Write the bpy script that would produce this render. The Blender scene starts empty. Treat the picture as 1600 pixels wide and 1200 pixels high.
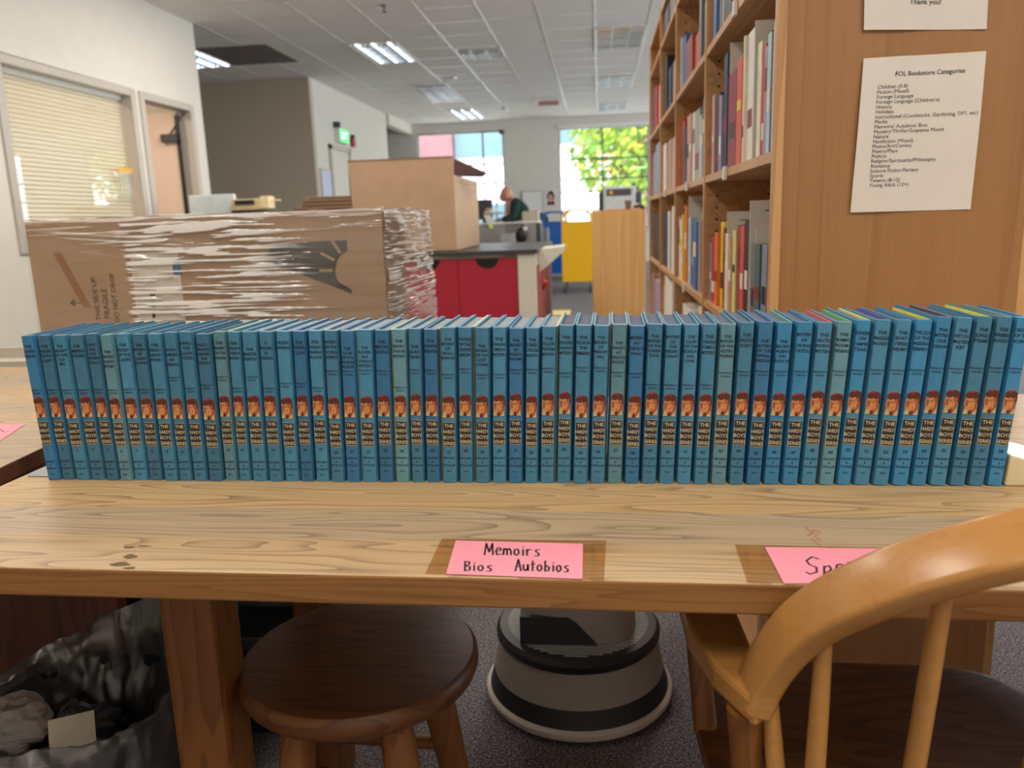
import bpy, bmesh, math, random
from mathutils import Vector, Matrix, noise
R = random.Random(7)
SC = bpy.context.scene
COL = SC.collection
PI = math.pi

# ------------------------------------------------------------------ camera, world, exposure
F, PITCH, YAW, ROLL = 1252.65, 0.20253, 0.112733, -0.034959
CAM = Vector((0, 0, 1.052))
_cy, _sy = math.cos(YAW), math.sin(YAW)
_f = Vector((-_sy*math.cos(PITCH), _cy*math.cos(PITCH), -math.sin(PITCH)))
_r = Vector((_cy, _sy, 0)); _u = _r.cross(_f)
RT = _r*math.cos(ROLL) + _u*math.sin(ROLL); UP = -_r*math.sin(ROLL) + _u*math.cos(ROLL); FW = _f
cd = bpy.data.cameras.new('camera'); cam = bpy.data.objects.new('camera', cd); COL.objects.link(cam)
cd.sensor_fit = 'HORIZONTAL'; cd.sensor_width = 36; cd.lens = F/1600*36; cd.clip_start = .02; cd.clip_end = 300
M3 = Matrix((RT, UP, -FW)).transposed()
cam.matrix_world = Matrix.Translation(CAM) @ M3.to_4x4()
cd.dof.use_dof = True; cd.dof.focus_distance = 1.0; cd.dof.aperture_fstop = 6.5
SC.camera = cam
w = bpy.data.worlds.new('sky'); SC.world = w; w.use_nodes = True
bg = w.node_tree.nodes['Background']; bg.inputs[0].default_value = (.86, .94, 1, 1); bg.inputs[1].default_value = 6.0
SC.view_settings.view_transform = 'Standard'; SC.view_settings.look = 'None'
SC.view_settings.gamma = 1; SC.view_settings.use_curve_mapping = False; SC.view_settings.exposure = 0.40
SC.cycles.max_bounces = 8; SC.cycles.transparent_max_bounces = 16; SC.cycles.sample_clamp_indirect = 4
WARM = (1, .93, .84); LAMP_W = 27

def ray(px, py): return RT*((px-800)/F) - UP*((py-600)/F) + FW
def onz(px, py, z): d = ray(px, py); return CAM + d*((z-CAM.z)/d.z)
def ony(px, py, y): d = ray(px, py); return CAM + d*(y/d.y)
def onx(px, py, x): d = ray(px, py); return CAM + d*(x/d.x)

# ------------------------------------------------------------------ materials
def lin(c):
    return tuple(((v/255)/12.92 if v/255 <= .04045 else ((v/255+.055)/1.055)**2.4) for v in c)
def newmat(name):
    m = bpy.data.materials.new(name); m.use_nodes = True
    nt = m.node_tree; return m, nt, nt.nodes, nt.links, nt.nodes['Principled BSDF']
_MC = {}
def plain(name, rgb, rough=.6, metal=0, var=.06, nscale=25, spec=.5, bump=0):
    """sRGB 0-255 colour with a little procedural mottling"""
    if name in _MC: return _MC[name]
    m, nt, N, L, B = newmat(name); c = lin(rgb)
    tc = N.new('ShaderNodeTexCoord'); no = N.new('ShaderNodeTexNoise'); no.inputs['Scale'].default_value = nscale; no.inputs['Detail'].default_value = 3
    L.new(tc.outputs['Object'], no.inputs['Vector'])
    rp = N.new('ShaderNodeValToRGB'); rp.color_ramp.elements[0].position = .3; rp.color_ramp.elements[1].position = .7
    rp.color_ramp.elements[0].color = tuple(max(0, v*(1-var)) for v in c)+(1,)
    rp.color_ramp.elements[1].color = tuple(min(1, v*(1+var)) for v in c)+(1,)
    L.new(no.outputs['Fac'], rp.inputs[0]); L.new(rp.outputs[0], B.inputs['Base Color'])
    B.inputs['Roughness'].default_value = rough; B.inputs['Metallic'].default_value = metal
    B.inputs['Specular IOR Level'].default_value = spec
    if bump:
        bp = N.new('ShaderNodeBump'); bp.inputs['Strength'].default_value = bump; bp.inputs['Distance'].default_value = .002
        L.new(no.outputs['Fac'], bp.inputs['Height']); L.new(bp.outputs[0], B.inputs['Normal'])
    _MC[name] = m; return m
def emit(name, rgb, s):
    m, nt, N, L, B = newmat(name)
    B.inputs['Base Color'].default_value = lin(rgb)+(1,); B.inputs['Emission Color'].default_value = lin(rgb)+(1,); B.inputs['Emission Strength'].default_value = s
    return m
def math_node(N, L, op, a, b=None):
    n = N.new('ShaderNodeMath'); n.operation = op
    for i, v in enumerate((a, b)):
        if v is None: continue
        if hasattr(v, 'node'): L.new(v, n.inputs[i])
        else: n.inputs[i].default_value = v
    return n.outputs[0]
def wood(name, light, mid, dark, axis='X', along=1.0, across=7.0, rings=16, rough=.4, fib=.35, plank=0, pax='Y', coat=0, sharp=.5):
    """contour-line figure of stretched noise (cathedral grain) + fibres, optional glued planks"""
    m, nt, N, L, B = newmat(name)
    tc = N.new('ShaderNodeTexCoord'); sp = N.new('ShaderNodeSeparateXYZ'); L.new(tc.outputs['Object'], sp.inputs[0])
    co = {a: sp.outputs[a] for a in 'XYZ'}
    s = {a: (along if a == axis else across) for a in 'XYZ'}
    tone = None
    if plank:
        pid = math_node(N, L, 'FLOOR', math_node(N, L, 'DIVIDE', co[pax], plank))
        wn = N.new('ShaderNodeTexWhiteNoise'); wn.noise_dimensions = '1D'; L.new(pid, wn.inputs['W']); tone = wn.outputs['Value']
        off = math_node(N, L, 'MULTIPLY', pid, 3.71)
    def stretched(k):
        cb = N.new('ShaderNodeCombineXYZ')
        for i, a in enumerate('XYZ'):
            v = math_node(N, L, 'MULTIPLY', co[a], s[a]*k[0 if a == axis else 1])
            if plank and a == axis: v = math_node(N, L, 'ADD', v, off)
            if plank and a == 'Z': v = math_node(N, L, 'ADD', v, off)
            L.new(v, cb.inputs[i])
        return cb.outputs[0]
    n1 = N.new('ShaderNodeTexNoise'); n1.inputs['Scale'].default_value = 1; n1.inputs['Detail'].default_value = 1.5; n1.inputs['Roughness'].default_value = .45
    L.new(stretched((1, 1)), n1.inputs['Vector'])
    ph = math_node(N, L, 'FRACT', math_node(N, L, 'MULTIPLY', n1.outputs['Fac'], rings))
    ph = math_node(N, L, 'POWER', ph, 1.0/max(sharp, .05))
    n2 = N.new('ShaderNodeTexNoise'); n2.inputs['Scale'].default_value = 1; n2.inputs['Detail'].default_value = 4
    L.new(stretched((4, 22)), n2.inputs['Vector'])
    mix = math_node(N, L, 'ADD', math_node(N, L, 'MULTIPLY', ph, 1-fib), math_node(N, L, 'MULTIPLY', n2.outputs['Fac'], fib))
    rp = N.new('ShaderNodeValToRGB'); e = rp.color_ramp.elements
    e[0].position = .12; e[0].color = lin(light)+(1,); e[1].position = .95; e[1].color = lin(dark)+(1,)
    q = e.new(.5); q.color = lin(mid)+(1,)
    L.new(mix, rp.inputs[0]); out = rp.outputs[0]
    if plank:
        hs = N.new('ShaderNodeHueSaturation'); v = math_node(N, L, 'ADD', math_node(N, L, 'MULTIPLY', tone, .22), .89); L.new(v, hs.inputs['Value'])
        sv = math_node(N, L, 'ADD', math_node(N, L, 'MULTIPLY', tone, .3), .8); L.new(sv, hs.inputs['Saturation'])
        L.new(out, hs.inputs['Color']); out = hs.outputs[0]
    L.new(out, B.inputs['Base Color']); B.inputs['Roughness'].default_value = rough
    if coat: B.inputs['Coat Weight'].default_value = coat; B.inputs['Coat Roughness'].default_value = .2
    bp = N.new('ShaderNodeBump'); bp.inputs['Strength'].default_value = .12; bp.inputs['Distance'].default_value = .0006
    L.new(mix, bp.inputs['Height']); L.new(bp.outputs[0], B.inputs['Normal'])
    return m
def glass(name, tint=(1, 1, 1), rough=0.0, base=.0):
    m, nt, N, L, B = newmat(name); N.remove(B)
    tr = N.new('ShaderNodeBsdfTransparent'); tr.inputs[0].default_value = tint+(1,)
    gl = N.new('ShaderNodeBsdfGlossy'); gl.inputs['Roughness'].default_value = rough
    lw = N.new('ShaderNodeLayerWeight'); lw.inputs['Blend'].default_value = .5
    a = math_node(N, L, 'ADD', math_node(N, L, 'MULTIPLY', math_node(N, L, 'POWER', lw.outputs['Facing'], 5), .9), .05+base)
    mx = N.new('ShaderNodeMixShader'); L.new(a, mx.inputs[0]); L.new(tr.outputs[0], mx.inputs[1]); L.new(gl.outputs[0], mx.inputs[2])
    L.new(mx.outputs[0], N['Material Output'].inputs[0]); return m

# ------------------------------------------------------------------ mesh builder and tagging
def wm(o):
    m = o.matrix_basis.copy()
    while o.parent: o = o.parent; m = o.matrix_basis @ m
    return m
class MB:
    def __init__(s): s.v = []; s.f = []; s.mi = []; s.sm = []
    def add(s, vs, fs, mi=0, smooth=False):
        o = len(s.v); s.v += [Vector(p) for p in vs]
        for f in fs: s.f.append([i+o for i in f]); s.mi.append(mi); s.sm.append(smooth)
        return s
    def box(s, x0, x1, y0, y1, z0, z1, mi=0):
        v = [(x0,y0,z0),(x1,y0,z0),(x1,y1,z0),(x0,y1,z0),(x0,y0,z1),(x1,y0,z1),(x1,y1,z1),(x0,y1,z1)]
        return s.add(v, [(3,2,1,0),(4,5,6,7),(0,1,5,4),(1,2,6,5),(2,3,7,6),(3,0,4,7)], mi)
    def xbox(s, mat, sx, sy, sz, mi=0):
        v = [mat @ Vector((x*sx/2, y*sy/2, z*sz/2)) for x, y, z in [(-1,-1,-1),(1,-1,-1),(1,1,-1),(-1,1,-1),(-1,-1,1),(1,-1,1),(1,1,1),(-1,1,1)]]
        return s.add(v, [(3,2,1,0),(4,5,6,7),(0,1,5,4),(1,2,6,5),(2,3,7,6),(3,0,4,7)], mi)
    def prism(s, poly, vec, mi=0, smooth=False):
        poly = [Vector(p) for p in poly]; n = len(poly); vec = Vector(vec)
        s.add(poly + [p+vec for p in poly], [tuple(range(n-1, -1, -1)), tuple(range(n, 2*n))], mi)
        s.add(poly + [p+vec for p in poly], [(i, (i+1) % n, (i+1) % n+n, i+n) for i in range(n)], mi, smooth); return s
    def lathe(s, prof, n=32, c=(0, 0, 0), mi=0, smooth=True, cap=True):
        c = Vector(c); vs = []; fs = []
        for r, z in prof:
            vs += [c+Vector((r*math.cos(2*PI*i/n), r*math.sin(2*PI*i/n), z)) for i in range(n)]
        k = len(prof)
        for j in range(k-1):
            for i in range(n): fs.append((j*n+i, j*n+(i+1) % n, (j+1)*n+(i+1) % n, (j+1)*n+i))
        s.add(vs, fs, mi, smooth)
        if cap:
            s.add(vs[:n], [tuple(range(n-1, -1, -1))], mi); s.add(vs[-n:], [tuple(range(n))], mi)
        return s
    def tube(s, pts, rad, n=12, mi=0, smooth=True):
        pts = [Vector(p) for p in pts]; rad = rad if isinstance(rad, (list, tuple)) else [rad]*len(pts)
        vs = []; fs = []; prev = None
        for i, p in enumerate(pts):
            t = (pts[min(i+1, len(pts)-1)]-pts[max(i-1, 0)]).normalized()
            a = prev if prev is not None else (Vector((0, 0, 1)) if abs(t.z) < .9 else Vector((1, 0, 0)))
            b = (a - t*a.dot(t)).normalized(); prev = b; c = t.cross(b)
            vs += [p + (b*math.cos(2*PI*k/n)+c*math.sin(2*PI*k/n))*rad[i] for k in range(n)]
        m = len(pts)
        for j in range(m-1):
            for i in range(n): fs.append((j*n+i, j*n+(i+1) % n, (j+1)*n+(i+1) % n, (j+1)*n+i))
        s.add(vs, fs, mi, smooth); s.add(vs[:n], [tuple(range(n-1, -1, -1))], mi); s.add(vs[-n:], [tuple(range(n))], mi); return s
    def sweep(s, pts, frames, sec, mi=0, smooth=False):
        n = len(sec); vs = []; fs = []
        for p, (a, b) in zip(pts, frames): vs += [Vector(p)+a*u+b*v for u, v in sec]
        for j in range(len(pts)-1):
            for i in range(n): fs.append((j*n+i, j*n+(i+1) % n, (j+1)*n+(i+1) % n, (j+1)*n+i))
        s.add(vs, fs, mi, smooth); s.add(vs[:n], [tuple(range(n-1, -1, -1))], mi); s.add(vs[-n:], [tuple(range(n))], mi); return s
    def ball(s, c, r, n=16, m=10, mi=0, sq=(1, 1, 1)):
        c = Vector(c); vs = []; fs = []
        for j in range(m+1):
            t = PI*j/m
            vs += [c+Vector((r*sq[0]*math.sin(t)*math.cos(2*PI*i/n), r*sq[1]*math.sin(t)*math.sin(2*PI*i/n), r*sq[2]*math.cos(t))) for i in range(n)]
        for j in range(m):
            for i in range(n): fs.append((j*n+i, (j+1)*n+i, (j+1)*n+(i+1) % n, j*n+(i+1) % n))
        return s.add(vs, fs, mi, True)
    def build(s, name, mats, parent=None, local=False, bevel=0, label=None):
        me = bpy.data.meshes.new(name); vs = s.v
        if parent is not None and not local:
            iv = wm(parent).inverted(); vs = [iv @ p for p in vs]
        me.from_pydata([tuple(p) for p in vs], [], s.f); me.update()
        mats = mats if isinstance(mats, (list, tuple)) else [mats]
        for m in mats: me.materials.append(m)
        me.polygons.foreach_set('material_index', s.mi); me.polygons.foreach_set('use_smooth', s.sm)
        bm = bmesh.new(); bm.from_mesh(me); bmesh.ops.remove_doubles(bm, verts=bm.verts, dist=1e-6)
        bmesh.ops.recalc_face_normals(bm, faces=bm.faces); bm.to_mesh(me); bm.free()
        if any(s.sm): me.set_sharp_from_angle(angle=math.radians(42))
        o = bpy.data.objects.new(name, me); COL.objects.link(o)
        if parent is not None: o.parent = parent
        if bevel:
            b = o.modifiers.new('bevel', 'BEVEL'); b.width = bevel; b.segments = 2; b.limit_method = 'ANGLE'; b.angle_limit = math.radians(40)
        if label: o['label'] = label
        return o
def tag(o, label, cat, group=None):
    o['label'] = label; o['category'] = cat
    if group: o['group'] = group
    return o
def thing(name, label, cat, loc=(0, 0, 0), rot=(0, 0, 0), group=None):
    o = bpy.data.objects.new(name, None); COL.objects.link(o); o.empty_display_size = .05
    o.location = loc; o.rotation_euler = rot; return tag(o, label, cat, group)
def solo(mb, name, mats, label, cat, group=None, bevel=0, rot=None):
    """one-mesh thing, origin at the middle of its base"""
    lo = [min(p[i] for p in mb.v) for i in range(3)]; hi = [max(p[i] for p in mb.v) for i in range(3)]
    c = Vector(((lo[0]+hi[0])/2, (lo[1]+hi[1])/2, lo[2])); mb.v = [p-c for p in mb.v]
    o = mb.build(name, mats, bevel=bevel); o.location = c
    return tag(o, label, cat, group)
def struct(mb, name, mats, parent=None, bevel=0):
    o = mb.build(name, mats, parent, bevel=bevel)
    if parent is None: o['kind'] = 'structure'
    return o
def sroot(name, loc=(0, 0, 0)):
    o = bpy.data.objects.new(name, None); COL.objects.link(o); o.location = loc; o['kind'] = 'structure'; return o

# ------------------------------------------------------------------ text
_TX = {}
def prep(strings, bold=0.0, res=3):
    obs = []
    for st in strings:
        if (st, bold) in _TX: continue
        c = bpy.data.curves.new('t', 'FONT'); c.body = st; c.size = 1; c.resolution_u = res; c.offset = bold
        o = bpy.data.objects.new('t', c); COL.objects.link(o); obs.append((st, o))
    dg = bpy.context.evaluated_depsgraph_get(); dg.update()
    for st, o in obs:
        me = o.evaluated_get(dg).to_mesh()
        vs = [(v.co.x, v.co.y) for v in me.vertices]; fs = [tuple(p.vertices) for p in me.polygons]
        x0 = min(v[0] for v in vs); x1 = max(v[0] for v in vs)
        _TX[(st, bold)] = (vs, fs, x0, x1); o.evaluated_get(dg).to_mesh_clear()
    for st, o in obs:
        c = o.data; bpy.data.objects.remove(o); bpy.data.curves.remove(c)
def text(mb, st, size, fn, x=0, y=0, align='C', maxw=None, bold=0.0, mi=0):
    """fn(u, v) -> Vector places text-plane coordinates in space"""
    if (st, bold) not in _TX: prep([st], bold)
    vs, fs, x0, x1 = _TX[(st, bold)]; sx = size
    if maxw and (x1-x0)*size > maxw: sx = maxw/(x1-x0)
    ox = {'C': -(x0+x1)/2, 'L': -x0, 'R': -x1}[align]
    mb.add([fn(x+(a+ox)*sx, y+b*size) for a, b in vs], fs, mi)

# ------------------------------------------------------------------ shared materials
M_wall = plain('wall paint', (214, 208, 196), .75, var=.02, nscale=6)
M_taupe = plain('taupe wall paint', (184, 172, 152), .8, var=.02, nscale=6)
M_frame = plain('grey frame paint', (186, 176, 164), .5, var=.03)
M_white = plain('white laminate', (225, 222, 214), .4, var=.02)
M_black = plain('black plastic', (24, 24, 26), .45)
M_dkgrey = plain('dark grey plastic', (58, 58, 62), .5)
M_grey = plain('grey laminate', (150, 148, 145), .5)
M_cream = plain('cream laminate', (205, 198, 180), .45, var=.02)
M_paper = plain('white paper', (226, 218, 210), .8, var=.02)
M_ink = plain('black ink', (30, 26, 26), .7)
M_steel = plain('brushed steel', (170, 170, 172), .3, metal=1)
M_glass = glass('window glass')
M_oakpanel = wood('oak veneer upright grain', (166, 120, 74), (158, 110, 64), (142, 96, 54), 'Z', .3, 14, 4, .42, .6)
M_oakedge = wood('oak nosing', (206, 160, 108), (196, 148, 96), (176, 128, 78), 'Z', .6, 14, 6, .4, .4)
M_oakshelf = wood('oak shelf', (196, 152, 106), (184, 138, 92), (164, 118, 76), 'Y', .6, 14, 6, .5, .4)
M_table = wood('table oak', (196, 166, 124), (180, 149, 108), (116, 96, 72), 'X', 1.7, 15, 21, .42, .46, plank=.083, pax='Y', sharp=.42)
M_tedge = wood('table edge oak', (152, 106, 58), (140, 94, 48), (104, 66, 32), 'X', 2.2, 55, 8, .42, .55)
M_honey = wood('honey varnished wood', (190, 138, 76), (182, 128, 66), (164, 110, 54), 'X', 3, 70, 3, .32, .75, coat=.25)
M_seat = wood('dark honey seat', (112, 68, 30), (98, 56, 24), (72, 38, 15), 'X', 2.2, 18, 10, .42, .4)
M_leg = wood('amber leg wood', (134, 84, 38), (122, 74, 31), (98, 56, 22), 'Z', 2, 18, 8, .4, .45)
M_chairleg = M_leg
M_redwood = wood('reddish desk panel', (110, 66, 44), (98, 56, 36), (80, 44, 28), 'Z', 1, 12, 7, .5, .4)
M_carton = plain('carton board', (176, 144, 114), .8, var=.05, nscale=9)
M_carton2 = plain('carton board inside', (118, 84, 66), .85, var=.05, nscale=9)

# carpet
def carpet():
    m, nt, N, L, B = newmat('speckled carpet')
    tc = N.new('ShaderNodeTexCoord'); no = N.new('ShaderNodeTexNoise'); no.inputs['Scale'].default_value = 210; no.inputs['Detail'].default_value = 4
    L.new(tc.outputs['Object'], no.inputs['Vector'])
    rp = N.new('ShaderNodeValToRGB'); e = rp.color_ramp.elements
    e[0].position = .36; e[0].color = lin((52, 50, 58))+(1,); e[1].position = .68; e[1].color = lin((168, 160, 158))+(1,)
    q = e.new(.52); q.color = lin((102, 98, 102))+(1,)
    L.new(no.outputs['Fac'], rp.inputs[0]); L.new(rp.outputs[0], B.inputs['Base Color']); B.inputs['Roughness'].default_value = .95
    bp = N.new('ShaderNodeBump'); bp.inputs['Strength'].default_value = .6; bp.inputs['Distance'].default_value = .004
    L.new(no.outputs['Fac'], bp.inputs['Height']); L.new(bp.outputs[0], B.inputs['Normal']); return m
M_carpet = carpet()
M_ceil = plain('ceiling tile', (232, 227, 220), .9, var=.03, nscale=160)
M_tbar = plain('ceiling grid enamel', (222, 218, 210), .3, var=.01)

# ================================================================== THE ROOM
ZC = 3.23; XL = -4.31; YF = 18.7
struct(MB().box(-9.2, 6.7, -4.2, 18.9, -.1, 0), 'floor', M_carpet)
struct(MB().box(-9.2, 6.7, -4.2, 18.9, ZC, ZC+.1), 'ceiling', M_ceil)
g = MB(); TX0 = -.0185; TX = .61; TY = .645; TY0 = 10.11
for i in range(-15, 12): x = TX0+i*TX; g.box(x-.011, x+.011, -4.2, 18.7, ZC-.004, ZC)
for j in range(-22, 14): y = TY0+j*TY; g.box(-9, 6.5, y-.011, y+.011, ZC-.003, ZC)
struct(g, 'trim_1', M_tbar)
# left wall with inside window and doorway
WB, WT, WY0, WY1, DY0, DY1, DT = .98, 2.30, 5.72, 7.40, 7.62, 8.52, 2.30
wl = MB(); T = .13
wl.box(XL-T, XL, -4.2, WY0, 0, ZC); wl.box(XL-T, XL, WY0, WY1, 0, WB); wl.box(XL-T, XL, WY0, DY1, WT, ZC)
wl.box(XL-T, XL, WY1, DY0, 0, WT); wl.box(XL-T, XL, DY1, 8.806, 0, ZC)
struct(wl, 'wall_left', M_wall)
struct(MB().box(-9.2, XL-T, 8.68, 8.806, 0, ZC), 'wall_office_far', M_wall)
struct(MB().box(-7.2, -7.07, -1, 8.68, 0, ZC), 'wall_office_left', plain('office wall', (226, 214, 198), .8, var=.02))
struct(MB().box(-7.2, XL-T, 2.9, 3.0, 0, ZC), 'wall_office_near', M_wall)
struct(MB().box(-9.2, -4.27, 12.2, 12.33, 0, ZC), 'wall_recess', M_taupe)
struct(MB().box(-4.4, -4.27, 12.33, 16.65, 0, ZC), 'wall_side', M_wall)
struct(MB().box(-9.2, -9.1, -4.2, 18.9, 0, ZC), 'wall_far_left', M_wall)
rw = MB(); fill_wins = [(2.6, 5.0), (5.8, 8.4), (8.9, 11.5), (12.0, 14.9), (15.4, 18.0)]; ys = -4.2  # unseen windows added in this wall to bring in fill daylight
for a, b in fill_wins:
    rw.box(6.5, 6.6, ys, a, 0, ZC); rw.box(6.5, 6.6, a, b, 0, .4); rw.box(6.5, 6.6, a, b, 3.1, ZC); ys = b
rw.box(6.5, 6.6, ys, 18.9, 0, ZC); struct(rw, 'wall_right', M_wall)
for k, (a, b) in enumerate(fill_wins):
    r = sroot('window_%d' % (k+6), (6.55, (a+b)/2, .8)); f = MB()
    for y in (a, (a+b)/2-.02, b-.04): f.box(6.53, 6.59, y, y+.04, .4, 3.1)
    for z in (.4, 2.2, 3.06): f.box(6.53, 6.59, a, b, z, z+.04)
    struct(f, 'window_frame', M_dkgrey, r)
    ld = bpy.data.lights.new('portal', 'AREA'); ld.shape = 'RECTANGLE'; ld.size = 2.7; ld.size_y = b-a; ld.cycles.is_portal = True
    lo = bpy.data.objects.new('daylight_portal', ld); COL.objects.link(lo); lo.location = (6.62, (a+b)/2, 1.75); lo.rotation_euler = (0, PI/2, 0)
struct(MB().box(-9.2, 6.6, -2.5, -2.4, 0, ZC), 'wall_near', M_wall)
struct(MB().box(-4.4, -4.2, 16.65, 18.7, 3.02, ZC), 'trim_2', M_wall)
struct(MB().box(XL, XL+.012, -4.1, WY1+.1, 0, .1), 'baseboard_left', M_dkgrey)
# far wall with windows
wins = [(-4.10, -2.12, .75, 3.02), (-.87, 1.12, .75, 3.0), (2.45, 3.55, .75, 3.0), (5.2, 5.5, .75, 3.0)]
fw = MB(); xs = -9.2
for a, b, z0, z1 in wins:
    fw.box(xs, a, YF, YF+.2, 0, ZC); fw.box(a, b, YF, YF+.2, 0, z0); fw.box(a, b, YF, YF+.2, z1, ZC); xs = b
fw.box(xs, 6.6, YF, YF+.2, 0, ZC); struct(fw, 'wall_far', M_wall)
for k, (a, b, z0, z1) in enumerate(wins):
    r = sroot('window_%d' % (k+2), ((a+b)/2, YF+.1, z0)); f = MB(); t = .03
    f.box(a, a+t, YF+.04, YF+.12, z0, z1); f.box(b-t, b, YF+.04, YF+.12, z0, z1); f.box(a, b, YF+.04, YF+.12, z1-t, z1); f.box(a, b, YF+.04, YF+.12, z0, z0+t)
    mu = MB()
    if k == 1:
        mu.box(.084, .116, YF+.05, YF+.11, z0, z1)
        for z in (2.32, 1.885, 1.61, 1.2): mu.box(a, b, YF+.05, YF+.11, z-.016, z+.016)
    elif k == 0:
        mu.box(-2.615, -2.585, YF+.05, YF+.11, z0, z1); mu.box(-2.355, -2.325, YF+.05, YF+.11, z0, 2.3)
        for z in (2.3, 1.87, 1.2): mu.box(a, b, YF+.05, YF+.11, z-.016, z+.016)
    else:
        for z in (2.3, 1.87, 1.2): mu.box(a, b, YF+.05, YF+.11, z-.016, z+.016)
    struct(f, 'window_frame', M_grey, r); struct(mu, 'mullion', M_dkgrey, r)
    struct(MB().box(a+t, b-t, YF+.078, YF+.082, z0+t, z1-t), 'window_pane', M_glass, r)
    struct(MB().box(a-.03, b+.03, YF-.1, YF+.04, z0-.03, z0), 'window_sill', M_white, r)
    if k == 1: struct(MB().box(a-.02, b+.02, YF-.05, YF, z1-.01, z1+.07), 'window_head', M_white, r)
    ld = bpy.data.lights.new('portal', 'AREA'); ld.shape = 'RECTANGLE'; ld.size = b-a; ld.size_y = z1-z0; ld.cycles.is_portal = True
    lo = bpy.data.objects.new('daylight_portal', ld); COL.objects.link(lo); lo.location = ((a+b)/2, YF+.16, (z0+z1)/2); lo.rotation_euler = (-PI/2, 0, 0)
# window 1 (to the office) and the door
r = sroot('window_1', (XL, 6.5, WB)); f = MB(); x0, x1 = XL-.14, XL+.02
f.box(x0, x1, WY0-.07, WY0+.008, WB-.06, WT+.06); f.box(x0, x1, WY0+.008, WY1-.008, WB-.06, WB+.008); f.box(x0, x1, WY0+.008, WY1-.008, WT-.008, WT+.06); f.box(x0, x1, WY1-.008, WY1+.08, WB-.06, WT+.06)
struct(f, 'window_frame', M_frame, r, bevel=.006)
struct(MB().box(XL-.036, XL-.030, WY0, WY1, WB, WT), 'window_pane', M_glass, r)
r = sroot('door_1', (XL, 8.07, 0)); f = MB()
f.box(x0, x1, DY0-.07, DY0+.008, 0, DT+.06); f.box(x0, x1, DY1-.008, DY1+.07, 0, DT+.06); f.box(x0, x1, DY0+.008, DY1-.008, DT-.008, DT+.06)
struct(f, 'door_frame', M_frame, r, bevel=.006)
struct(MB().box(XL-1.0, XL-.14, DY1-.06, DY1-.015, .01, DT-.02), 'door_leaf', plain('pink beige door', (222, 196, 180), .5, var=.02), r)
struct(MB().box(XL-.14, XL-.10, DY1-.075, DY1-.06, .1, DT-.05), 'door_gasket', M_black, r)
c = MB().box(XL-.3, XL-.12, DY1-.11, DY1-.06, 1.98, 2.06); c.tube([(XL-.2, DY1-.1, 2.05), (XL-.1, DY1-.05, 2.2), (XL-.05, DY1-.02, 2.27)], .009)
struct(c, 'door_closer', M_dkgrey, r)
# venetian blind inside the office
bl = MB(); n = 36
for i in range(n):
    z = WB+.03+i*(WT-WB-.09)/(n-1)
    mt = Matrix.Translation((XL-.105, (WY0+WY1)/2, z)) @ Matrix.Rotation(math.radians(58), 4, 'Y'); bl.xbox(mt, .042, WY1-WY0-.02, .0016)
t = thing('venetian_blind', 'cream venetian blind lowered behind the glass of the inside window on the left', 'window blind', (XL-.105, 6.55, WB))
bl.build('slats', plain('cream blind slat', (222, 213, 188), .5, var=.02), t)
MB().box(XL-.135, XL-.075, WY0+.01, WY1-.02, WT-.045, WT-.005).build('headrail', M_white, t)
cd_ = MB()
for y in (6.0, 6.55, 7.1): cd_.box(XL-.128, XL-.1265, y, y+.003, WB+.02, WT-.04)
cd_.build('ladder_cord', M_white, t)
# notice stuck on that glass
nt_ = MB().box(XL-.029, XL-.028, 7.13, 7.33, 1.33, 1.60)
t = thing('notice_sheet', 'small pale notice with an orange strip stuck on the office window glass', 'notice', (XL-.028, 7.23, 1.33))
nt_.build('sheet', glass('clear sheet', (.93, .93, .9), .3, .05), t)
MB().box(XL-.0275, XL-.0265, 7.12, 7.33, 1.60, 1.635).build('strip', plain('orange strip', (235, 170, 40), .5), t)
# office desk lamp light: a ceiling fitting in the office
def lamp_light(x, y, z, sx, sy, power, colr, parent):
    ld = bpy.data.lights.new('tube light', 'AREA'); ld.shape = 'RECTANGLE'; ld.size = sx; ld.size_y = sy; ld.energy = power; ld.color = colr
    o = bpy.data.objects.new('tube_light', ld); COL.objects.link(o); o.parent = parent
    o.location = wm(parent).inverted() @ Vector((x, y, z)); return o
def louver_mat():
    m, nt, N, L, B = newmat('louver aluminium')
    B.inputs['Base Color'].default_value = (.86, .88, .9, 1); B.inputs['Metallic'].default_value = 1; B.inputs['Roughness'].default_value = .12
    tc = N.new('ShaderNodeTexCoord'); wv = N.new('ShaderNodeTexWave'); wv.inputs['Scale'].default_value = 3.2; wv.bands_direction = 'Y'; wv.inputs['Distortion'].default_value = .4
    L.new(tc.outputs['Object'], wv.inputs['Vector']); bp = N.new('ShaderNodeBump'); bp.inputs['Strength'].default_value = .35; bp.inputs['Distance'].default_value = .02
    L.new(wv.outputs['Fac'], bp.inputs['Height']); L.new(bp.outputs[0], B.inputs['Normal']); return m
M_louver = louver_mat(); M_tube = emit('lit tube', (235, 245, 255), 3.0)
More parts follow.
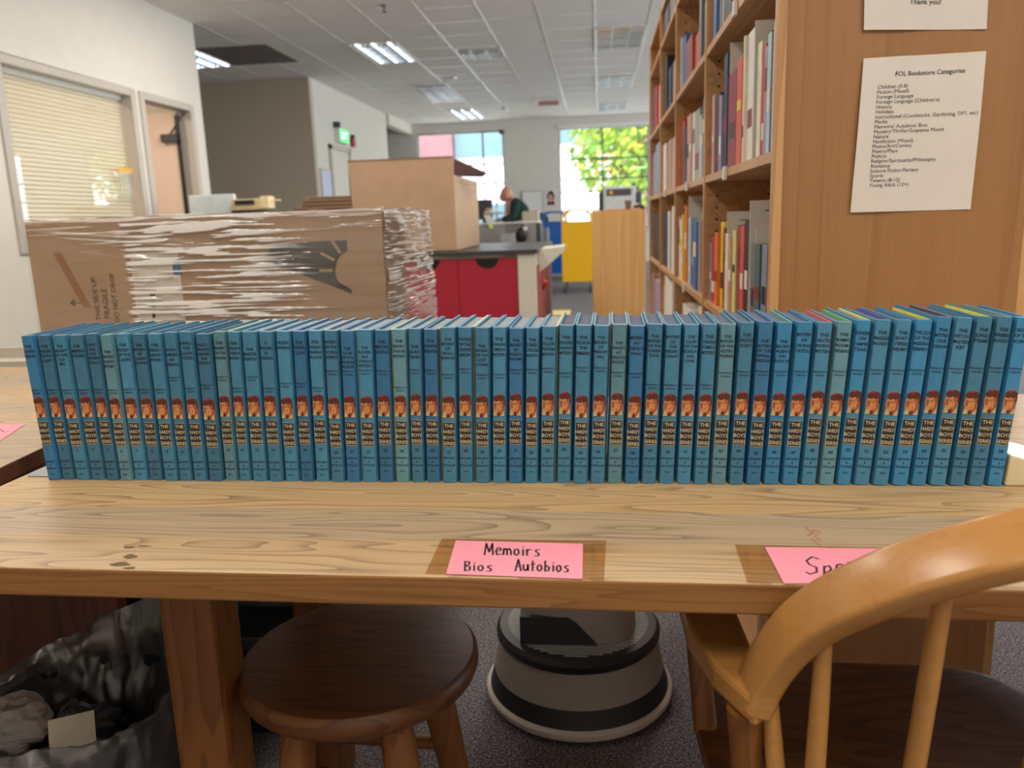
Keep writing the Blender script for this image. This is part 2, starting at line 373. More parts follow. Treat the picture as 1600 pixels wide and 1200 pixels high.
def fixture(x0, x1, y0, y1, label, power=0, tube=False, col=WARM):
    t = thing('ceiling_light', label, 'ceiling light', ((x0+x1)/2, (y0+y1)/2, ZC-.012), group='recessed ceiling light fittings')
    f = MB(); b = .02
    f.box(x0, x0+b, y0, y1, ZC-.012, ZC-.001); f.box(x1-b, x1, y0, y1, ZC-.012, ZC-.001); f.box(x0, x1, y0, y0+b, ZC-.012, ZC-.001); f.box(x0, x1, y1-b, y1, ZC-.012, ZC-.001)
    f.build('frame', M_tbar, t)
    MB().box(x0+b, x1-b, y0+b, y1-b, ZC-.006, ZC-.002).build('reflector', M_louver, t)
    lv = MB()
    for k in (1, 2): xx = x0+(x1-x0)*k/3; lv.box(xx-.006, xx+.006, y0+b, y1-b, ZC-.040, ZC-.006)
    ny = max(2, int((y1-y0)/.15))
    for k in range(1, ny): yy = y0+(y1-y0)*k/ny; lv.box(x0+b, x1-b, yy-.004, yy+.004, ZC-.040, ZC-.006)
    lv.build('louver', M_louver, t)
    if tube:
        tb = MB()
        for k in (.5, 1.5, 2.5): xx = x0+(x1-x0)*k/3; tb.tube([(xx, y0+.04, ZC-.012), (xx, y1-.04, ZC-.012)], .008, 8)
        tb.build('tube', M_tube, t)
    if power: lamp_light((x0+x1)/2, (y0+y1)/2, ZC-.045, x1-x0-.04, y1-y0-.04, power, col, t)
    return t
u = TX
fixture(-.0185, .5915, 10.11, 11.40, 'louvred ceiling light nearest the bookcase top, largest of the right-hand row')
fixture(-.0185, .5915, 13.37, 14.65, 'greenish reflecting ceiling light, middle of the right-hand row')
fixture(-.0185, .5915, 16.55, 17.80, 'bright green reflecting ceiling light closest to the tree window')
fixture(-1.83, -1.23, 10.83, 11.55, 'small square ceiling light between the two longer rows of fittings')
fixture(-3.05, -2.44, 10.20, 11.50, 'large bright ceiling light above the open cardboard carton', tube=True)
fixture(-3.02, -2.42, 13.35, 15.3, 'ceiling light with two pinkish panes, second in the left-hand row')
fixture(-3.00, -2.40, 16.55, 17.95, 'ceiling light closest to the far left window', tube=True)
fixture(-5.5, -4.88, 9.95, 11.1, 'partly hidden lit ceiling light at the corner of the left wall, beside the dark vent', tube=True)
for i, (x, y) in enumerate([(-.0185, -1.65), (-.0185, 3.0), (-.0185, 6.9), (-3.05, 3.0), (-3.05, 6.9), (3.0, 3.0), (3.0, -1.65), (1.5, -1.65), (-1.83, .15), (-1.83, 4.6), (-1.83, 6.2)]):  # unseen fittings, several added to brighten the film, spines and bookcase
    fixture(x, x+.61, y, y+1.25, 'one of the unseen lit ceiling lights above the tables, some added for brightness', power=LAMP_W)
tof = thing('office_light', 'ceiling light inside the office behind the blind', 'ceiling light', (-5.7, 6.4, ZC-.03))
MB().box(-6, -5.4, 5.8, 7.0, ZC-.02, ZC-.001).build('frame', M_tbar, tof); lamp_light(-5.7, 6.4, ZC-.04, .6, 1.2, 60, (1, .84, .66), tof)
solo(MB().box(-4.88, -3.98, 9.98, 11.05, ZC-.012, ZC-.001), 'air_vent', plain('brown vent grille', (112, 102, 96), .7), 'dark square air vent in the ceiling next to the left wall corner', 'air vent')
# little ceiling things
t = thing('sprinkler_head', 'white sprinkler head under the near ceiling, above the carton', 'sprinkler', (-2.147, 8.589, ZC-.06))
MB().lathe([(.035, -.002), (.035, -.012), (.012, -.02), (.012, -.06)], 12, (-2.147, 8.589, ZC)).build('escutcheon', M_steel, t)
MB().lathe([(.022, -.062), (.022, -.067)], 12, (-2.147, 8.589, ZC)).build('deflector', M_black, t)
t = thing('security_camera', 'white bullet security camera hanging from the ceiling', 'camera', (-1.76, 15.9, ZC-.16))
MB().tube([(-1.76, 15.9, ZC-.001), (-1.76, 15.9, ZC-.1)], .02).build('stem', M_white, t)
MB().tube([(-1.80, 16.0, ZC-.1), (-1.70, 15.75, ZC-.16)], .04).build('housing', M_white, t)
t = thing('smoke_detector', 'small round white smoke detector on the ceiling', 'smoke detector', (-2.2, 11.9, ZC-.04))
MB().lathe([(.06, -.001), (.055, -.03), (.02, -.04)], 16, (-2.2, 12.9, ZC)).build('housing', M_white, t)
t = thing('ceiling_sign', 'red and white sign panel hung flat under the far ceiling', 'sign', (-.91, 15.77, ZC-.12))
MB().box(-1.1, -.72, 15.76, 15.78, ZC-.11, ZC-.03).build('panel', plain('dull red panel', (176, 120, 108), .5), t)
MB().box(-1.16, -1.1, 15.755, 15.785, ZC-.115, ZC-.002).build('bracket', M_white, t)
# exit sign, alarm, side door, noticeboard on the side wall
t = thing('exit_sign', 'green lit EXIT sign fixed high on the white side wall', 'exit sign', (-4.27, 13.5, 2.38))
MB().box(-4.268, -4.18, 13.25, 13.74, 2.385, 2.61).build('housing', M_white, t)
MB().box(-4.18, -4.176, 13.27, 13.72, 2.40, 2.595).build('face', emit('exit green', (20, 215, 95), 1.1), t)
MB().box(-4.268, -4.17, 13.22, 13.3, 2.61, 2.70).build('battery_box', M_dkgrey, t)
lt = MB(); text(lt, 'EXIT', .17, lambda a, b: Vector((-4.1755, 13.495+a, 2.44+b)), bold=.02, maxw=.38); lt.build('lettering', emit('exit letter glow', (225, 255, 235), 1.2), t)
t = thing('fire_alarm', 'red fire alarm strobe on the side wall right of the green sign', 'fire alarm', (-4.27, 14.85, 2.38))
MB().box(-4.268, -4.21, 14.08, 14.22, 2.38, 2.52).build('base', plain('alarm red', (176, 30, 40), .4), t)
MB().box(-4.25, -4.20, 14.09, 14.16, 2.52, 2.58).build('strobe', M_dkgrey, t)
r = sroot('door_2', (-4.27, 13.45, 0)); f = MB()
f.box(-4.275, -4.23, 12.88, 12.96, 0, 2.32); f.box(-4.275, -4.23, 13.9, 13.98, 0, 2.32); f.box(-4.275, -4.23, 12.88, 13.98, 2.26, 2.34)
struct(f, 'door_frame', M_frame, r); struct(MB().box(-4.27, -4.255, 12.96, 13.9, 0.01, 2.26), 'door_leaf', M_cream, r)
t = thing('framed_notice', 'pale framed notice on the side wall, left of the door', 'notice board', (-4.27, 12.6, 1.35))
f = MB(); f.box(-4.268, -4.245, 12.38, 12.86, 1.35, 1.93); f.build('frame', M_frame, t); MB().box(-4.245, -4.243, 12.41, 12.83, 1.38, 1.90).build('sheet', plain('lilac sheet', (190, 192, 220), .5), t)

# ================================================================== OUTSIDE
struct(MB().box(-40, 40, 19, 80, -.25, -.15), 'ground', plain('pavement', (190, 186, 180), .9))
def brick():
    m, nt, N, L, B = newmat('pink brick'); tc = N.new('ShaderNodeTexCoord'); mp = N.new('ShaderNodeMapping'); mp.inputs['Rotation'].default_value = (PI/2, 0, 0)
    L.new(tc.outputs['Object'], mp.inputs[0]); bt = N.new('ShaderNodeTexBrick'); bt.inputs['Scale'].default_value = 3.5
    bt.inputs['Color1'].default_value = lin((126, 84, 88))+(1,); bt.inputs['Color2'].default_value = lin((114, 74, 78))+(1,); bt.inputs['Mortar'].default_value = lin((140, 116, 116))+(1,)
    L.new(mp.outputs[0], bt.inputs['Vector']); L.new(bt.outputs[0], B.inputs['Base Color']); B.inputs['Roughness'].default_value = .9; return m
M_brick = brick(); M_stucco = plain('white stucco', (236, 236, 234), .8); M_blueglass = plain('bluish facade glass', (84, 112, 122), .15)
t = thing('brick_building', 'pink brick building with pale panels across the street', 'building', (-3, 34, -.15))
MB().box(-9.5, -5.9, 33.5, 37, -.15, 9).box(-3.35, -2.0, 33.6, 37, -.15, 9).box(.95, 2.2, 33.3, 37, -.15, 9).build('wall', M_brick, t)
MB().box(-5.9, -3.35, 34, 37, -.15, 4.6).box(-2, .95, 34, 37, -.15, 9).box(2.2, 9, 34, 37, -.15, 3.6).build('panel', M_stucco, t)
MB().box(-5.85, -3.4, 33.8, 34, 3.6, 4.9).box(-1.9, .9, 33.9, 34, 4.0, 4.8).box(-5.85, -3.4, 33.8, 34, .3, 1.7).build('glazing', M_blueglass, t)
rl = MB()
for i in range(22): rl.box(-1.6+i*.14, -1.585+i*.14, 22, 22.015, -.15, 1.15)
rl.box(-1.6, 1.5, 21.99, 22.03, 1.12, 1.16); rl.box(-1.6, 1.5, 21.99, 22.03, .1, .14)
solo(rl, 'railing', M_dkgrey, 'dark metal railing outside the right-hand far window', 'railing')
def tree(x, y, h, cr, label, seed):
    rr = random.Random(seed); t = thing('street_tree', label, 'tree', (x, y, -.15), group='trees outside the far windows')
    tk = MB(); tk.tube([(x, y, -.15), (x+.1, y, h*.4), (x-.1, y, h*.8)], [.14, .11, .05])
    for k in range(6):
        a = rr.uniform(0, 2*PI); tk.tube([(x, y, h*.4), (x+math.cos(a)*cr*.7, y+math.sin(a)*cr*.7, h*.75+rr.uniform(-.4, .8))], [.06, .02], 8)
    tk.build('trunk', plain('bark', (92, 74, 58), .9), t)
    lf = MB()
    for k in range(3800):
        while True:
            p = Vector((rr.uniform(-1, 1), rr.uniform(-1, 1), rr.uniform(-1, 1)))
            if p.length < 1: break
        p = Vector((x, y, h*.78)) + Vector((p.x*cr, p.y*cr, p.z*cr*.95)); s = rr.uniform(.09, .19)
        a = Vector((rr.uniform(-1, 1), rr.uniform(-1, 1), rr.uniform(-1, 1))).normalized(); b = a.orthogonal().normalized()
        q = a.cross(b); mi = 0 if rr.random() < .62 else (1 if rr.random() < .93 else 2)
        lf.add([p-b*s, p+q*s*.5, p+b*s, p-q*s*.5], [(0, 1, 2, 3)], mi)
    lf.build('foliage', [plain('lime leaf', (150, 168, 48), .6), plain('green leaf', (96, 142, 52), .6), plain('orange leaf', (190, 90, 40), .6)], t)
tree(1.25, 26.5, 4.3, 2.2, 'lime green leafy tree outside the right-hand far window', 3)
tree(9.0, 29.5, 5.6, 2.4, 'leafy tree further right outside, hidden behind the bookcase', 4)

# ================================================================== FAR FURNITURE
M_red = plain('red laminate', (168, 28, 48), .45, var=.03); M_dtop = plain('charcoal counter top', (58, 58, 60), .35)
t = thing('display_cabinet', 'low cabinet with red doors, cream post and charcoal top under the carton', 'cabinet', (-1.6, 6.6, 0))
yf, yb, xr, zt = 5.72, 7.5, -.45, .84
MB().box(-1.93, xr+.0, yf+.03, yb, .06, zt-.03).build('carcass', M_cream, t)
MB().box(-1.96, xr+.02, yf-.03, yb+.05, zt-.03, zt).build('worktop', M_dtop, t, bevel=.003)
MB().box(-.575, xr, yf-.012, yf+.05, 0, zt-.03).build('corner_post', M_cream, t)
for k in range(3):
    xa = -.585-.425*(k+1)+.004; xb_ = -.585-.425*k; d = MB(); zz = zt-.055; pts = [(xa, yf, .08), (xb_, yf, .08), (xb_, yf, zz)]
    cx = (xa+xb_)/2; pts.append((cx+.115, yf, zz))
    for q in range(9): a = PI*q/8; pts.append((cx+.085*math.cos(a), yf, zz-.075*math.sin(a)))
    pts.append((cx-.115, yf, zz)); pts.append((xa, yf, zz))
    d.prism(pts, (0, .02, 0)).build('door', M_red, t)
    MB().box(cx-.1, cx+.1, yf+.022, yf+.026, zz-.09, zz).build('finger_slot', M_black, t)
MB().box(xr, xr+.012, yf+.1, yb-.1, .06, .72).build('end_panel', plain('brick red panel', (150, 66, 50), .5), t)
b = MB(); b.prism([(xr+.002, 5.9, .83), (xr+.19, 5.9, .845), (xr+.18, 5.9, .80), (xr+.06, 5.9, .70), (xr+.002, 5.9, .66)], (0, .6, 0)); b.build('side_tray', M_cream, t)
MB().tube([(xr+.02, 6.0, .60), (xr+.05, 6.1, .58), (xr+.02, 6.2, .52)], .012).build('handle', plain('pink handle', (220, 80, 90), .4), t)
# cartons on the cabinet
t = thing('cardboard_carton', 'tall open cardboard carton with a raised flap standing on the charcoal counter', 'carton', (-1.4, 6.2, zt))
cb = MB(); x0, x1, y0, y1, z1 = -1.80, -1.03, 5.85, 7.0, 1.50
cb.box(x0, x1, y0, y0+.006, zt, z1); cb.box(x0, x1, y1-.006, y1, zt, z1-.12); cb.box(x0, x0+.006, y0, y1, zt, z1-.1); cb.box(x1-.006, x1, y0+.006, y1, zt, 1.378); cb.box(x0, x1, y0, y1, zt, zt+.006)
cb.build('box_wall', M_carton, t)
fa, fb_, fc, fd = ony(709, 248, 5.86), ony(762, 271, 6.5), ony(752, 277, 6.7), ony(709, 276, 6.05)
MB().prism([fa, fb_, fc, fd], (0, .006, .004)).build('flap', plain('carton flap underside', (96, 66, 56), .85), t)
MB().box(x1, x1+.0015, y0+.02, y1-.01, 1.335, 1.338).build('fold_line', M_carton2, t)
MB().box(x1, x1+.001, y1-.25, y1-.2, 1.28, 1.30).build('tape_mark', plain('red tape', (190, 60, 50), .6), t)
MB().box(x0, x1, y0-.003, y0+.012, z1, z1+.008).build('top_edge', M_carton2, t)
# tall shelf with office things left of the cartons
solo(MB().box(-4.2, -2.03, 6.9, 8.4, 0, 1.18), 'storage_cabinet', M_dkgrey, 'dark storage cabinet behind the wrapped box, carrying the monitor and flat boxes', 'cabinet')
t = thing('computer_monitor', 'white monitor seen from behind, next to the left wall corner', 'monitor', (-3.8, 8.0, 1.18))
MB().box(-4.15, -3.66, 7.98, 8.02, 1.20, 1.40).build('back_shell', plain('pale blue white plastic', (214, 222, 222), .4), t, bevel=.01)
MB().box(-3.95, -3.87, 8.0, 8.06, 1.18, 1.22).build('stand', M_white, t)
t = thing('desk_printer', 'beige printer with a dark opening beside the white monitor', 'printer', (-3.45, 8.0, 1.18))
MB().box(-3.64, -3.34, 7.85, 8.1, 1.23, 1.34).build('housing', plain('beige plastic', (206, 184, 140), .5), t, bevel=.01)
MB().box(-3.60, -3.40, 7.84, 7.85, 1.285, 1.33).build('paper_slot', M_black, t)
MB().box(-3.34, -3.25, 7.85, 8.0, 1.24, 1.36).box(-3.25, -3.15, 7.9, 7.93, 1.31, 1.325).build('arm', plain('cream plastic', (228, 204, 158), .5), t, bevel=.006)
MB().box(-3.64, -3.32, 7.83, 8.12, 1.18, 1.23).build('foot', M_black, t)
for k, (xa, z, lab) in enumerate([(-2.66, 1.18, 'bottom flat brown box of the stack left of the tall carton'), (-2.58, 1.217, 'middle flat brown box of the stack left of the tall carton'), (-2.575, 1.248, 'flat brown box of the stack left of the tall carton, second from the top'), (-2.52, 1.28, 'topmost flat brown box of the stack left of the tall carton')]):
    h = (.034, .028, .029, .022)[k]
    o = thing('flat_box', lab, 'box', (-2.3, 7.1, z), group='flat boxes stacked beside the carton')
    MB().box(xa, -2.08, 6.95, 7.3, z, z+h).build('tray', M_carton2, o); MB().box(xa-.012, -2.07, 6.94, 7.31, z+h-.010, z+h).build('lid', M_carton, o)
# oak end panel (low bookcase)
t = thing('low_bookcase', 'low oak bookcase end beside the yellow cart, with a cup on top', 'bookcase', (.155, 7.3, 0))
MB().box(-.055, .365, 6.5, 6.53, 0, 1.095).build('end_panel', wood('light oak veneer', (212, 168, 108), (204, 156, 96), (188, 138, 80), 'Z', .3, 14, 4, .42, .6), t)
MB().box(-.055, .365, 6.53, 7.6, 1.07, 1.09).build('top', M_oakshelf, t)
MB().box(.14, .17, 6.53, 7.6, 0, 1.07).build('back_panel', M_oakshelf, t)
for z in (.08, .4, .72): MB().box(-.05, .36, 6.53, 7.6, z, z+.02).build('shelf', M_oakshelf, t)
MB().box(-.055, .365, 7.6, 7.63, 0, 1.095).build('end_panel', M_oakpanel, t)
t = thing('paper_cup', 'small brown cup standing on the low oak bookcase', 'cup', (.24, 6.75, 1.09))
MB().lathe([(.022, 0), (.031, .075), (.029, .075), (.02, .006)], 16, (.24, 6.75, 1.09)).build('body', plain('brown cup', (108, 84, 70), .6), t)
MB().lathe([(.0315, .073), (.033, .077), (.0315, .081), (.029, .077)], 16, (.24, 6.75, 1.09), cap=False).build('rim', plain('cup rim', (134, 108, 90), .6), t)
t = thing('craft_tray', 'shallow pinkish tray of scraps on the low oak bookcase', 'tray', (.2, 6.8, 1.09))
MB().box(.06, .215, 6.62, 6.72, 1.09, 1.105).box(.255, .33, 6.6, 6.72, 1.09, 1.108).build('tray', plain('tan tray', (196, 150, 120), .6), t)
t = thing('tape_dispenser', 'dark tape dispenser with a pale roll on the low oak bookcase', 'dispenser', (.33, 6.85, 1.09))
MB().prism([(.27, 6.8, 1.09), (.37, 6.8, 1.09), (.37, 6.8, 1.12), (.34, 6.8, 1.135), (.29, 6.8, 1.13)], (0, .05, 0)).build('body', M_black, t)
MB().prism([(.285+.03+.022*math.cos(a*PI/8), 6.81, 1.13+.018*math.sin(a*PI/8)) for a in range(16)], (0, .03, 0)).build('roll', M_cream, t)
# kiosk
t = thing('kiosk', 'grey kiosk panel with a dark sign band in front of the tree window', 'kiosk', (.24, 9.1, 0))
MB().box(.05, .40, 9.0, 9.06, .0, 1.36).build('panel', plain('kiosk grey', (172, 176, 176), .5), t, bevel=.012)
MB().box(.085, .35, 8.995, 9.0, 1.265, 1.335).build('sign', M_dkgrey, t)
MB().prism([(.135+.02*math.cos(a*PI/8), 8.993, 1.30+.02*math.sin(a*PI/8)) for a in range(16)], (0, .002, 0)).build('emblem', plain('emblem orange', (200, 140, 60), .5), t)
MB().box(.40, .47, 9.02, 9.12, 1.08, 1.31).build('side_housing', M_dkgrey, t, bevel=.03)
MB().box(.00, .05, 9.02, 9.12, 1.1, 1.31).build('side_housing', M_dkgrey, t, bevel=.02)
# yellow and blue book carts
def cart(name, label, x0, x1, y0, y1, top, col, bottom=.16):
    m = plain(name+' paint '+label[:6], col, .4, var=.03); t = thing('book_cart', label, 'book cart', ((x0+x1)/2, (y0+y1)/2, 0), group='steel book carts')
    for y in (y0, y1-.02): MB().box(x0, x1, y, y+.02, bottom, top-.17).build('end_panel', m, t)
    for y in (y0+.01, y1-.01):
        pts = [(x0+.015, y, top-.2)]
        for q in range(7): a = PI-PI/2*q/6; pts.append((x0+.135+.12*math.cos(a), y, top-.13+.12*math.sin(a)))
        for q in range(7): a = PI/2-PI/2*q/6; pts.append((x1-.135+.12*math.cos(a), y, top-.13+.12*math.sin(a)))
        pts.append((x1-.015, y, top-.2)); MB().tube(pts, .013, 8).build('handle', m, t)
    for z in (bottom+.02, bottom+.38, bottom+.72): MB().box(x0, x1, y0+.02, y1-.02, z, z+.015).build('shelf', m, t)
    for x in (x0+.03, x1-.03):
        for y in (y0+.04, y1-.04):
            w_ = MB().tube([(x-.015, y, .055), (x+.015, y, .055)], .055, 14).build('caster', M_dkgrey, t)
            MB().box(x-.022, x+.022, y-.012, y+.012, .06, bottom).build('fork', M_steel, w_)
cart('cart', 'yellow steel book cart with arched handles beside the oak panel', -.52, -.10, 11.4, 12.2, 1.16, (236, 176, 8))
cart('cart', 'blue steel book cart half hidden behind the yellow one', -1.0, -.56, 14.0, 14.8, 1.16, (20, 92, 176), .1)
solo(MB().box(-.98, -.80, 12.9, 13.1, 0, .9), 'file_organizer', M_grey, 'grey upright organizer box in front of the blue cart', 'organizer', bevel=.01)
# service desk with partitions
t = thing('service_desk', 'grey service desk with partition panels in front of the standing person', 'desk', (-1.5, 12.2, 0))
MB().box(-2.2, -1.38, 12.0, 12.04, .02, 1.0).build('front_panel', plain('panel grey', (146, 142, 140), .6), t)
MB().box(-1.38, -1.12, 12.03, 12.06, .02, .99).build('front_panel', plain('panel grey b', (132, 124, 120), .6), t)
MB().box(-1.10, -.92, 12.0, 12.04, .02, .985).build('front_panel', M_grey, t)
MB().box(-.92, -.86, 12.0, 12.6, .02, .98).build('end_panel', M_dkgrey, t)
MB().box(-2.22, -.88, 11.99, 12.7, .99, 1.012).build('worktop', M_white, t)
MB().box(-1.37, -1.17, 11.9, 12.02, .80, .815).build('ledge', M_dkgrey, t)
o = thing('desk_bag', 'black bag with a pale tag hanging at the front of the service desk', 'bag', (-1.13, 11.93, .70))
MB().ball((-1.13, 11.92, .82), .11, sq=(.75, .5, 1.05)).build('body', M_black, o); MB().ball((-1.075, 11.86, .91), .035).build('tag', M_white, o)
solo(MB().box(-1.38, -1.2, 11.4, 11.7, 0, .86), 'waste_bin', M_grey, 'grey bin in front of the service desk', 'bin')
for k in range(4):
    z = 1.012+k*.038
    o = thing('book_box', ['lowest cream slab box', 'second lowest cream slab box', 'second highest cream slab box', 'topmost cream slab box'][k]+' of the pile on the service desk', 'box', (-1.0, 12.25, z), group='pile of slab boxes on the desk')
    MB().box(-1.13, -.89, 12.1, 12.4, z, z+.022).build('tray', M_cream, o); MB().box(-1.125, -.895, 12.105, 12.395, z+.022, z+.036).build('lid', plain('tan slab', (176, 146, 116), .7), o)
t = thing('computer_monitor', 'dark computer monitor at the left of the standing person', 'monitor', (-1.72, 12.35, 1.012))
MB().box(-1.86, -1.60, 12.33, 12.37, 1.06, 1.36).build('back_shell', M_dkgrey, t, bevel=.008); MB().box(-1.76, -1.70, 12.34, 12.4, 1.012, 1.08).build('stand', M_black, t)
t = thing('paper_tray', 'white paper tray on an arm in front of the standing person', 'tray', (-1.56, 12.2, 1.012))
MB().box(-1.70, -1.42, 12.1, 12.3, 1.15, 1.17).build('tray', M_white, t); MB().tube([(-1.6, 12.25, 1.012), (-1.58, 12.25, 1.16)], .012).build('post', M_white, t)
MB().tube([(-1.55, 12.3, 1.16), (-1.48, 12.34, 1.38)], [.012, .006]).build('lamp_arm', M_white, t)
o = thing('paper_sheaf', 'white sheaf of papers with a lime tab hanging off the desk front', 'papers', (-1.6, 11.97, .95))
MB().prism([(-1.69, 11.98, 1.13), (-1.58, 11.98, 1.13), (-1.55, 11.97, .99), (-1.64, 11.97, .99)], (0, .01, 0)).build('sheet', M_paper, o)
MB().prism([(-1.63, 11.96, 1.0), (-1.56, 11.96, .99), (-1.55, 11.96, .93), (-1.6, 11.96, .92)], (0, .008, 0)).build('tab', plain('lime tab', (206, 232, 120), .6), o)
o = thing('folded_cloth', 'tan folded bundle on the white paper tray', 'bundle', (-1.64, 12.2, 1.17)); MB().ball((-1.64, 12.2, 1.19), .06, sq=(1, .8, .7)).build('bundle', plain('tan cloth', (196, 160, 128), .8), o)
# chair behind, whiteboard, portrait
t = thing('office_chair', 'dark office chair back showing behind the pile of slab boxes', 'chair', (-1.1, 15.3, 0))
MB().prism([(-1.24, 15.3, .62), (-.95, 15.3, .62), (-.94, 15.3, 1.05), (-.99, 15.3, 1.13), (-1.09, 15.3, 1.16), (-1.19, 15.3, 1.13), (-1.25, 15.3, 1.05)], (0, .06, 0)).build('backrest', plain('dark green fabric', (38, 52, 48), .8), t)
MB().box(-1.29, -.89, 14.85, 15.3, .46, .53).build('seat', M_black, t, bevel=.02)
MB().tube([(-1.08, 15.1, .1), (-1.08, 15.1, .46)], .03).build('column', M_steel, t)
for k in range(5):
    a = 2*PI*k/5; MB().tube([(-1.08, 15.1, .12), (-1.08+.26*math.cos(a), 15.1+.26*math.sin(a), .05)], .022, 8).build('leg', M_black, t)
t = thing('whiteboard', 'whiteboard with red scribbles on the far wall between the windows', 'whiteboard', (-1.5, YF, .95))
MB().box(-1.74, -1.26, YF-.03, YF-.002, .95, 1.67).build('frame', M_steel, t); MB().box(-1.72, -1.28, YF-.034, YF-.03, .97, 1.65).build('board', M_white, t)
s = MB()
for k in range(14): a = R.uniform(-1.48, -1.31); z = R.uniform(1.05, 1.26); s.tube([(a, YF-.036, z), (a+R.uniform(-.07, .05), YF-.036, z+R.uniform(-.05, .06))], .004, 5)
s.build('scribble', plain('red marker', (200, 60, 60), .6), t)
t = thing('portrait_print', 'cut-out portrait print of a dark-haired face on the far wall beside the window', 'poster', (-1.08, YF, 1.33))
def disc(cx, cz, rx, rz, y, n=20): return [(cx+rx*math.cos(2*PI*i/n), y, cz+rz*math.sin(2*PI*i/n)) for i in range(n)]
MB().box(-1.185, -.975, YF-.006, YF-.002, 1.33, 1.67).build('sheet', M_paper, t)
MB().prism(disc(-1.08, 1.53, .085, .125, YF-.008), (0, .002, 0)).prism([(-1.17, YF-.008, 1.34), (-.99, YF-.008, 1.34), (-1.0, YF-.008, 1.42), (-1.08, YF-.008, 1.44), (-1.16, YF-.008, 1.42)], (0, .002, 0)).build('hair', M_black, t)
MB().prism(disc(-1.085, 1.49, .055, .095, YF-.011), (0, .002, 0)).build('face', plain('print skin', (206, 146, 116), .7), t)
solo(MB().box(-2.20, -2.10, YF-.12, YF-.001, 2.93, 3.02), 'wall_speaker', M_dkgrey, 'small dark speaker at the top corner of the far left window', 'speaker', bevel=.01)
solo(MB().box(-.62, -.33, 8.75, 9.2, .001, .012), 'floor_mat', plain('pale yellow mat', (222, 200, 140), .8), 'pale yellow mat on the carpet in the aisle', 'mat')

# person bending over the desk
def skin_body(name, verts, edges, radii, root, mats, parent=None, sub=2):
    me = bpy.data.meshes.new(name); iv = wm(parent).inverted() if parent else Matrix()
    me.from_pydata([tuple(iv @ Vector(v)) for v in verts], edges, []); o = bpy.data.objects.new(name, me); COL.objects.link(o)
    if parent: o.parent = parent
    md = o.modifiers.new('skin', 'SKIN'); md.use_smooth_shade = True
    for i, rr in enumerate(radii): o.data.skin_vertices[0].data[i].radius = rr if isinstance(rr, tuple) else (rr, rr)
    o.data.skin_vertices[0].data[root].use_root = True
    ss = o.modifiers.new('sub', 'SUBSURF'); ss.levels = sub; ss.render_levels = sub
    me.materials.append(mats); return o
PY = 13.2
pr = thing('person', 'bald person in a dark green cardigan and pink lanyard bending over the service desk', 'person', (-1.15, PY, 0))
hipx = -1.275
V = [(hipx, PY, .92), (hipx+.01, PY, 1.07), (hipx+.0, PY, 1.20), (hipx-.045, PY-.01, 1.315), (hipx-.10, PY-.02, 1.365), (hipx-.145, PY-.03, 1.40),
     (hipx-.03, PY-.17, 1.29), (hipx-.09, PY-.22, 1.07), (hipx-.27, PY-.26, 1.05), (hipx-.34, PY-.26, 1.045),
     (hipx-.05, PY+.15, 1.29), (hipx-.12, PY+.19, 1.09), (hipx-.30, PY+.10, 1.05), (hipx-.37, PY+.05, 1.045),
     (hipx, PY-.09, .86), (hipx, PY-.10, .48), (hipx, PY-.10, .08), (hipx-.16, PY-.11, .04),
     (hipx, PY+.09, .86), (hipx, PY+.10, .48), (hipx, PY+.10, .08), (hipx-.16, PY+.11, .04)]
E_ = [(0, 1), (1, 2), (2, 3), (3, 4), (4, 5), (3, 6), (6, 7), (7, 8), (8, 9), (3, 10), (10, 11), (11, 12), (12, 13), (0, 14), (14, 15), (15, 16), (16, 17), (0, 18), (18, 19), (19, 20), (20, 21)]
rd = [(.12, .15), (.12, .15), (.12, .16), (.10, .15), .06, .052, .065, .046, .036, .03, .065, .046, .036, .03, .085, .058, .04, .038, .085, .058, .04, .038]
M_skin = plain('skin', (206, 146, 120), .55, var=.04)
body = skin_body('body', V, E_, rd, 0, M_skin, pr)
keep = [0, 1, 2, 3, 4, 6, 7, 8, 10, 11, 12]; mp_ = {k: i for i, k in enumerate(keep)}
def grow(rr, d): return tuple(a+d for a in rr) if isinstance(rr, tuple) else rr+d
skin_body('cardigan', [V[k] for k in keep], [(mp_[a], mp_[b]) for a, b in E_ if a in mp_ and b in mp_], [grow(rd[k], .022) for k in keep], 0, plain('dark green knit', (26, 54, 46), .9, var=.1), pr)
keep = [0, 14, 15, 16, 18, 19, 20]; mp2 = {k: i for i, k in enumerate(keep)}
skin_body('trousers', [V[k] for k in keep], [(mp2[a], mp2[b]) for a, b in E_ if a in mp2 and b in mp2], [grow(rd[k], .012) for k in keep], 0, plain('navy trousers', (30, 34, 48), .9), pr)
hd = MB(); hc = Vector((hipx-.20, PY-.04, 1.455)); hd.ball(hc, .1, 20, 14, sq=(.98, .82, 1.12))
hd.ball(hc+Vector((-.055, 0, -.065)), .065, sq=(.9, .85, .9)); hd.ball(hc+Vector((-.108, 0, -.045)), .018, sq=(1, .8, 1.4))
for s in (-1, 1): hd.ball(hc+Vector((.01, s*.083, -.03)), .024, 10, 8, sq=(.7, .35, 1.2)); 
hd.build('head', M_skin, body)
ey = MB()
for s in (-1, 1): ey.ball(hc+Vector((-.092, s*.033, -.012)), .011, 8, 6)
ey.build('eye', M_black, body); MB().ball(hc+Vector((-.112, 0, -.088)), .02, 10, 6, sq=(.4, 1, .25)).build('mouth', plain('lips', (168, 96, 88), .5), body)
MB().tube([hc+Vector((-.095, -.075, -.012)), hc+Vector((-.122, 0, -.012)), hc+Vector((-.095, .075, -.012))], .004, 6).build('spectacles', M_black, pr)
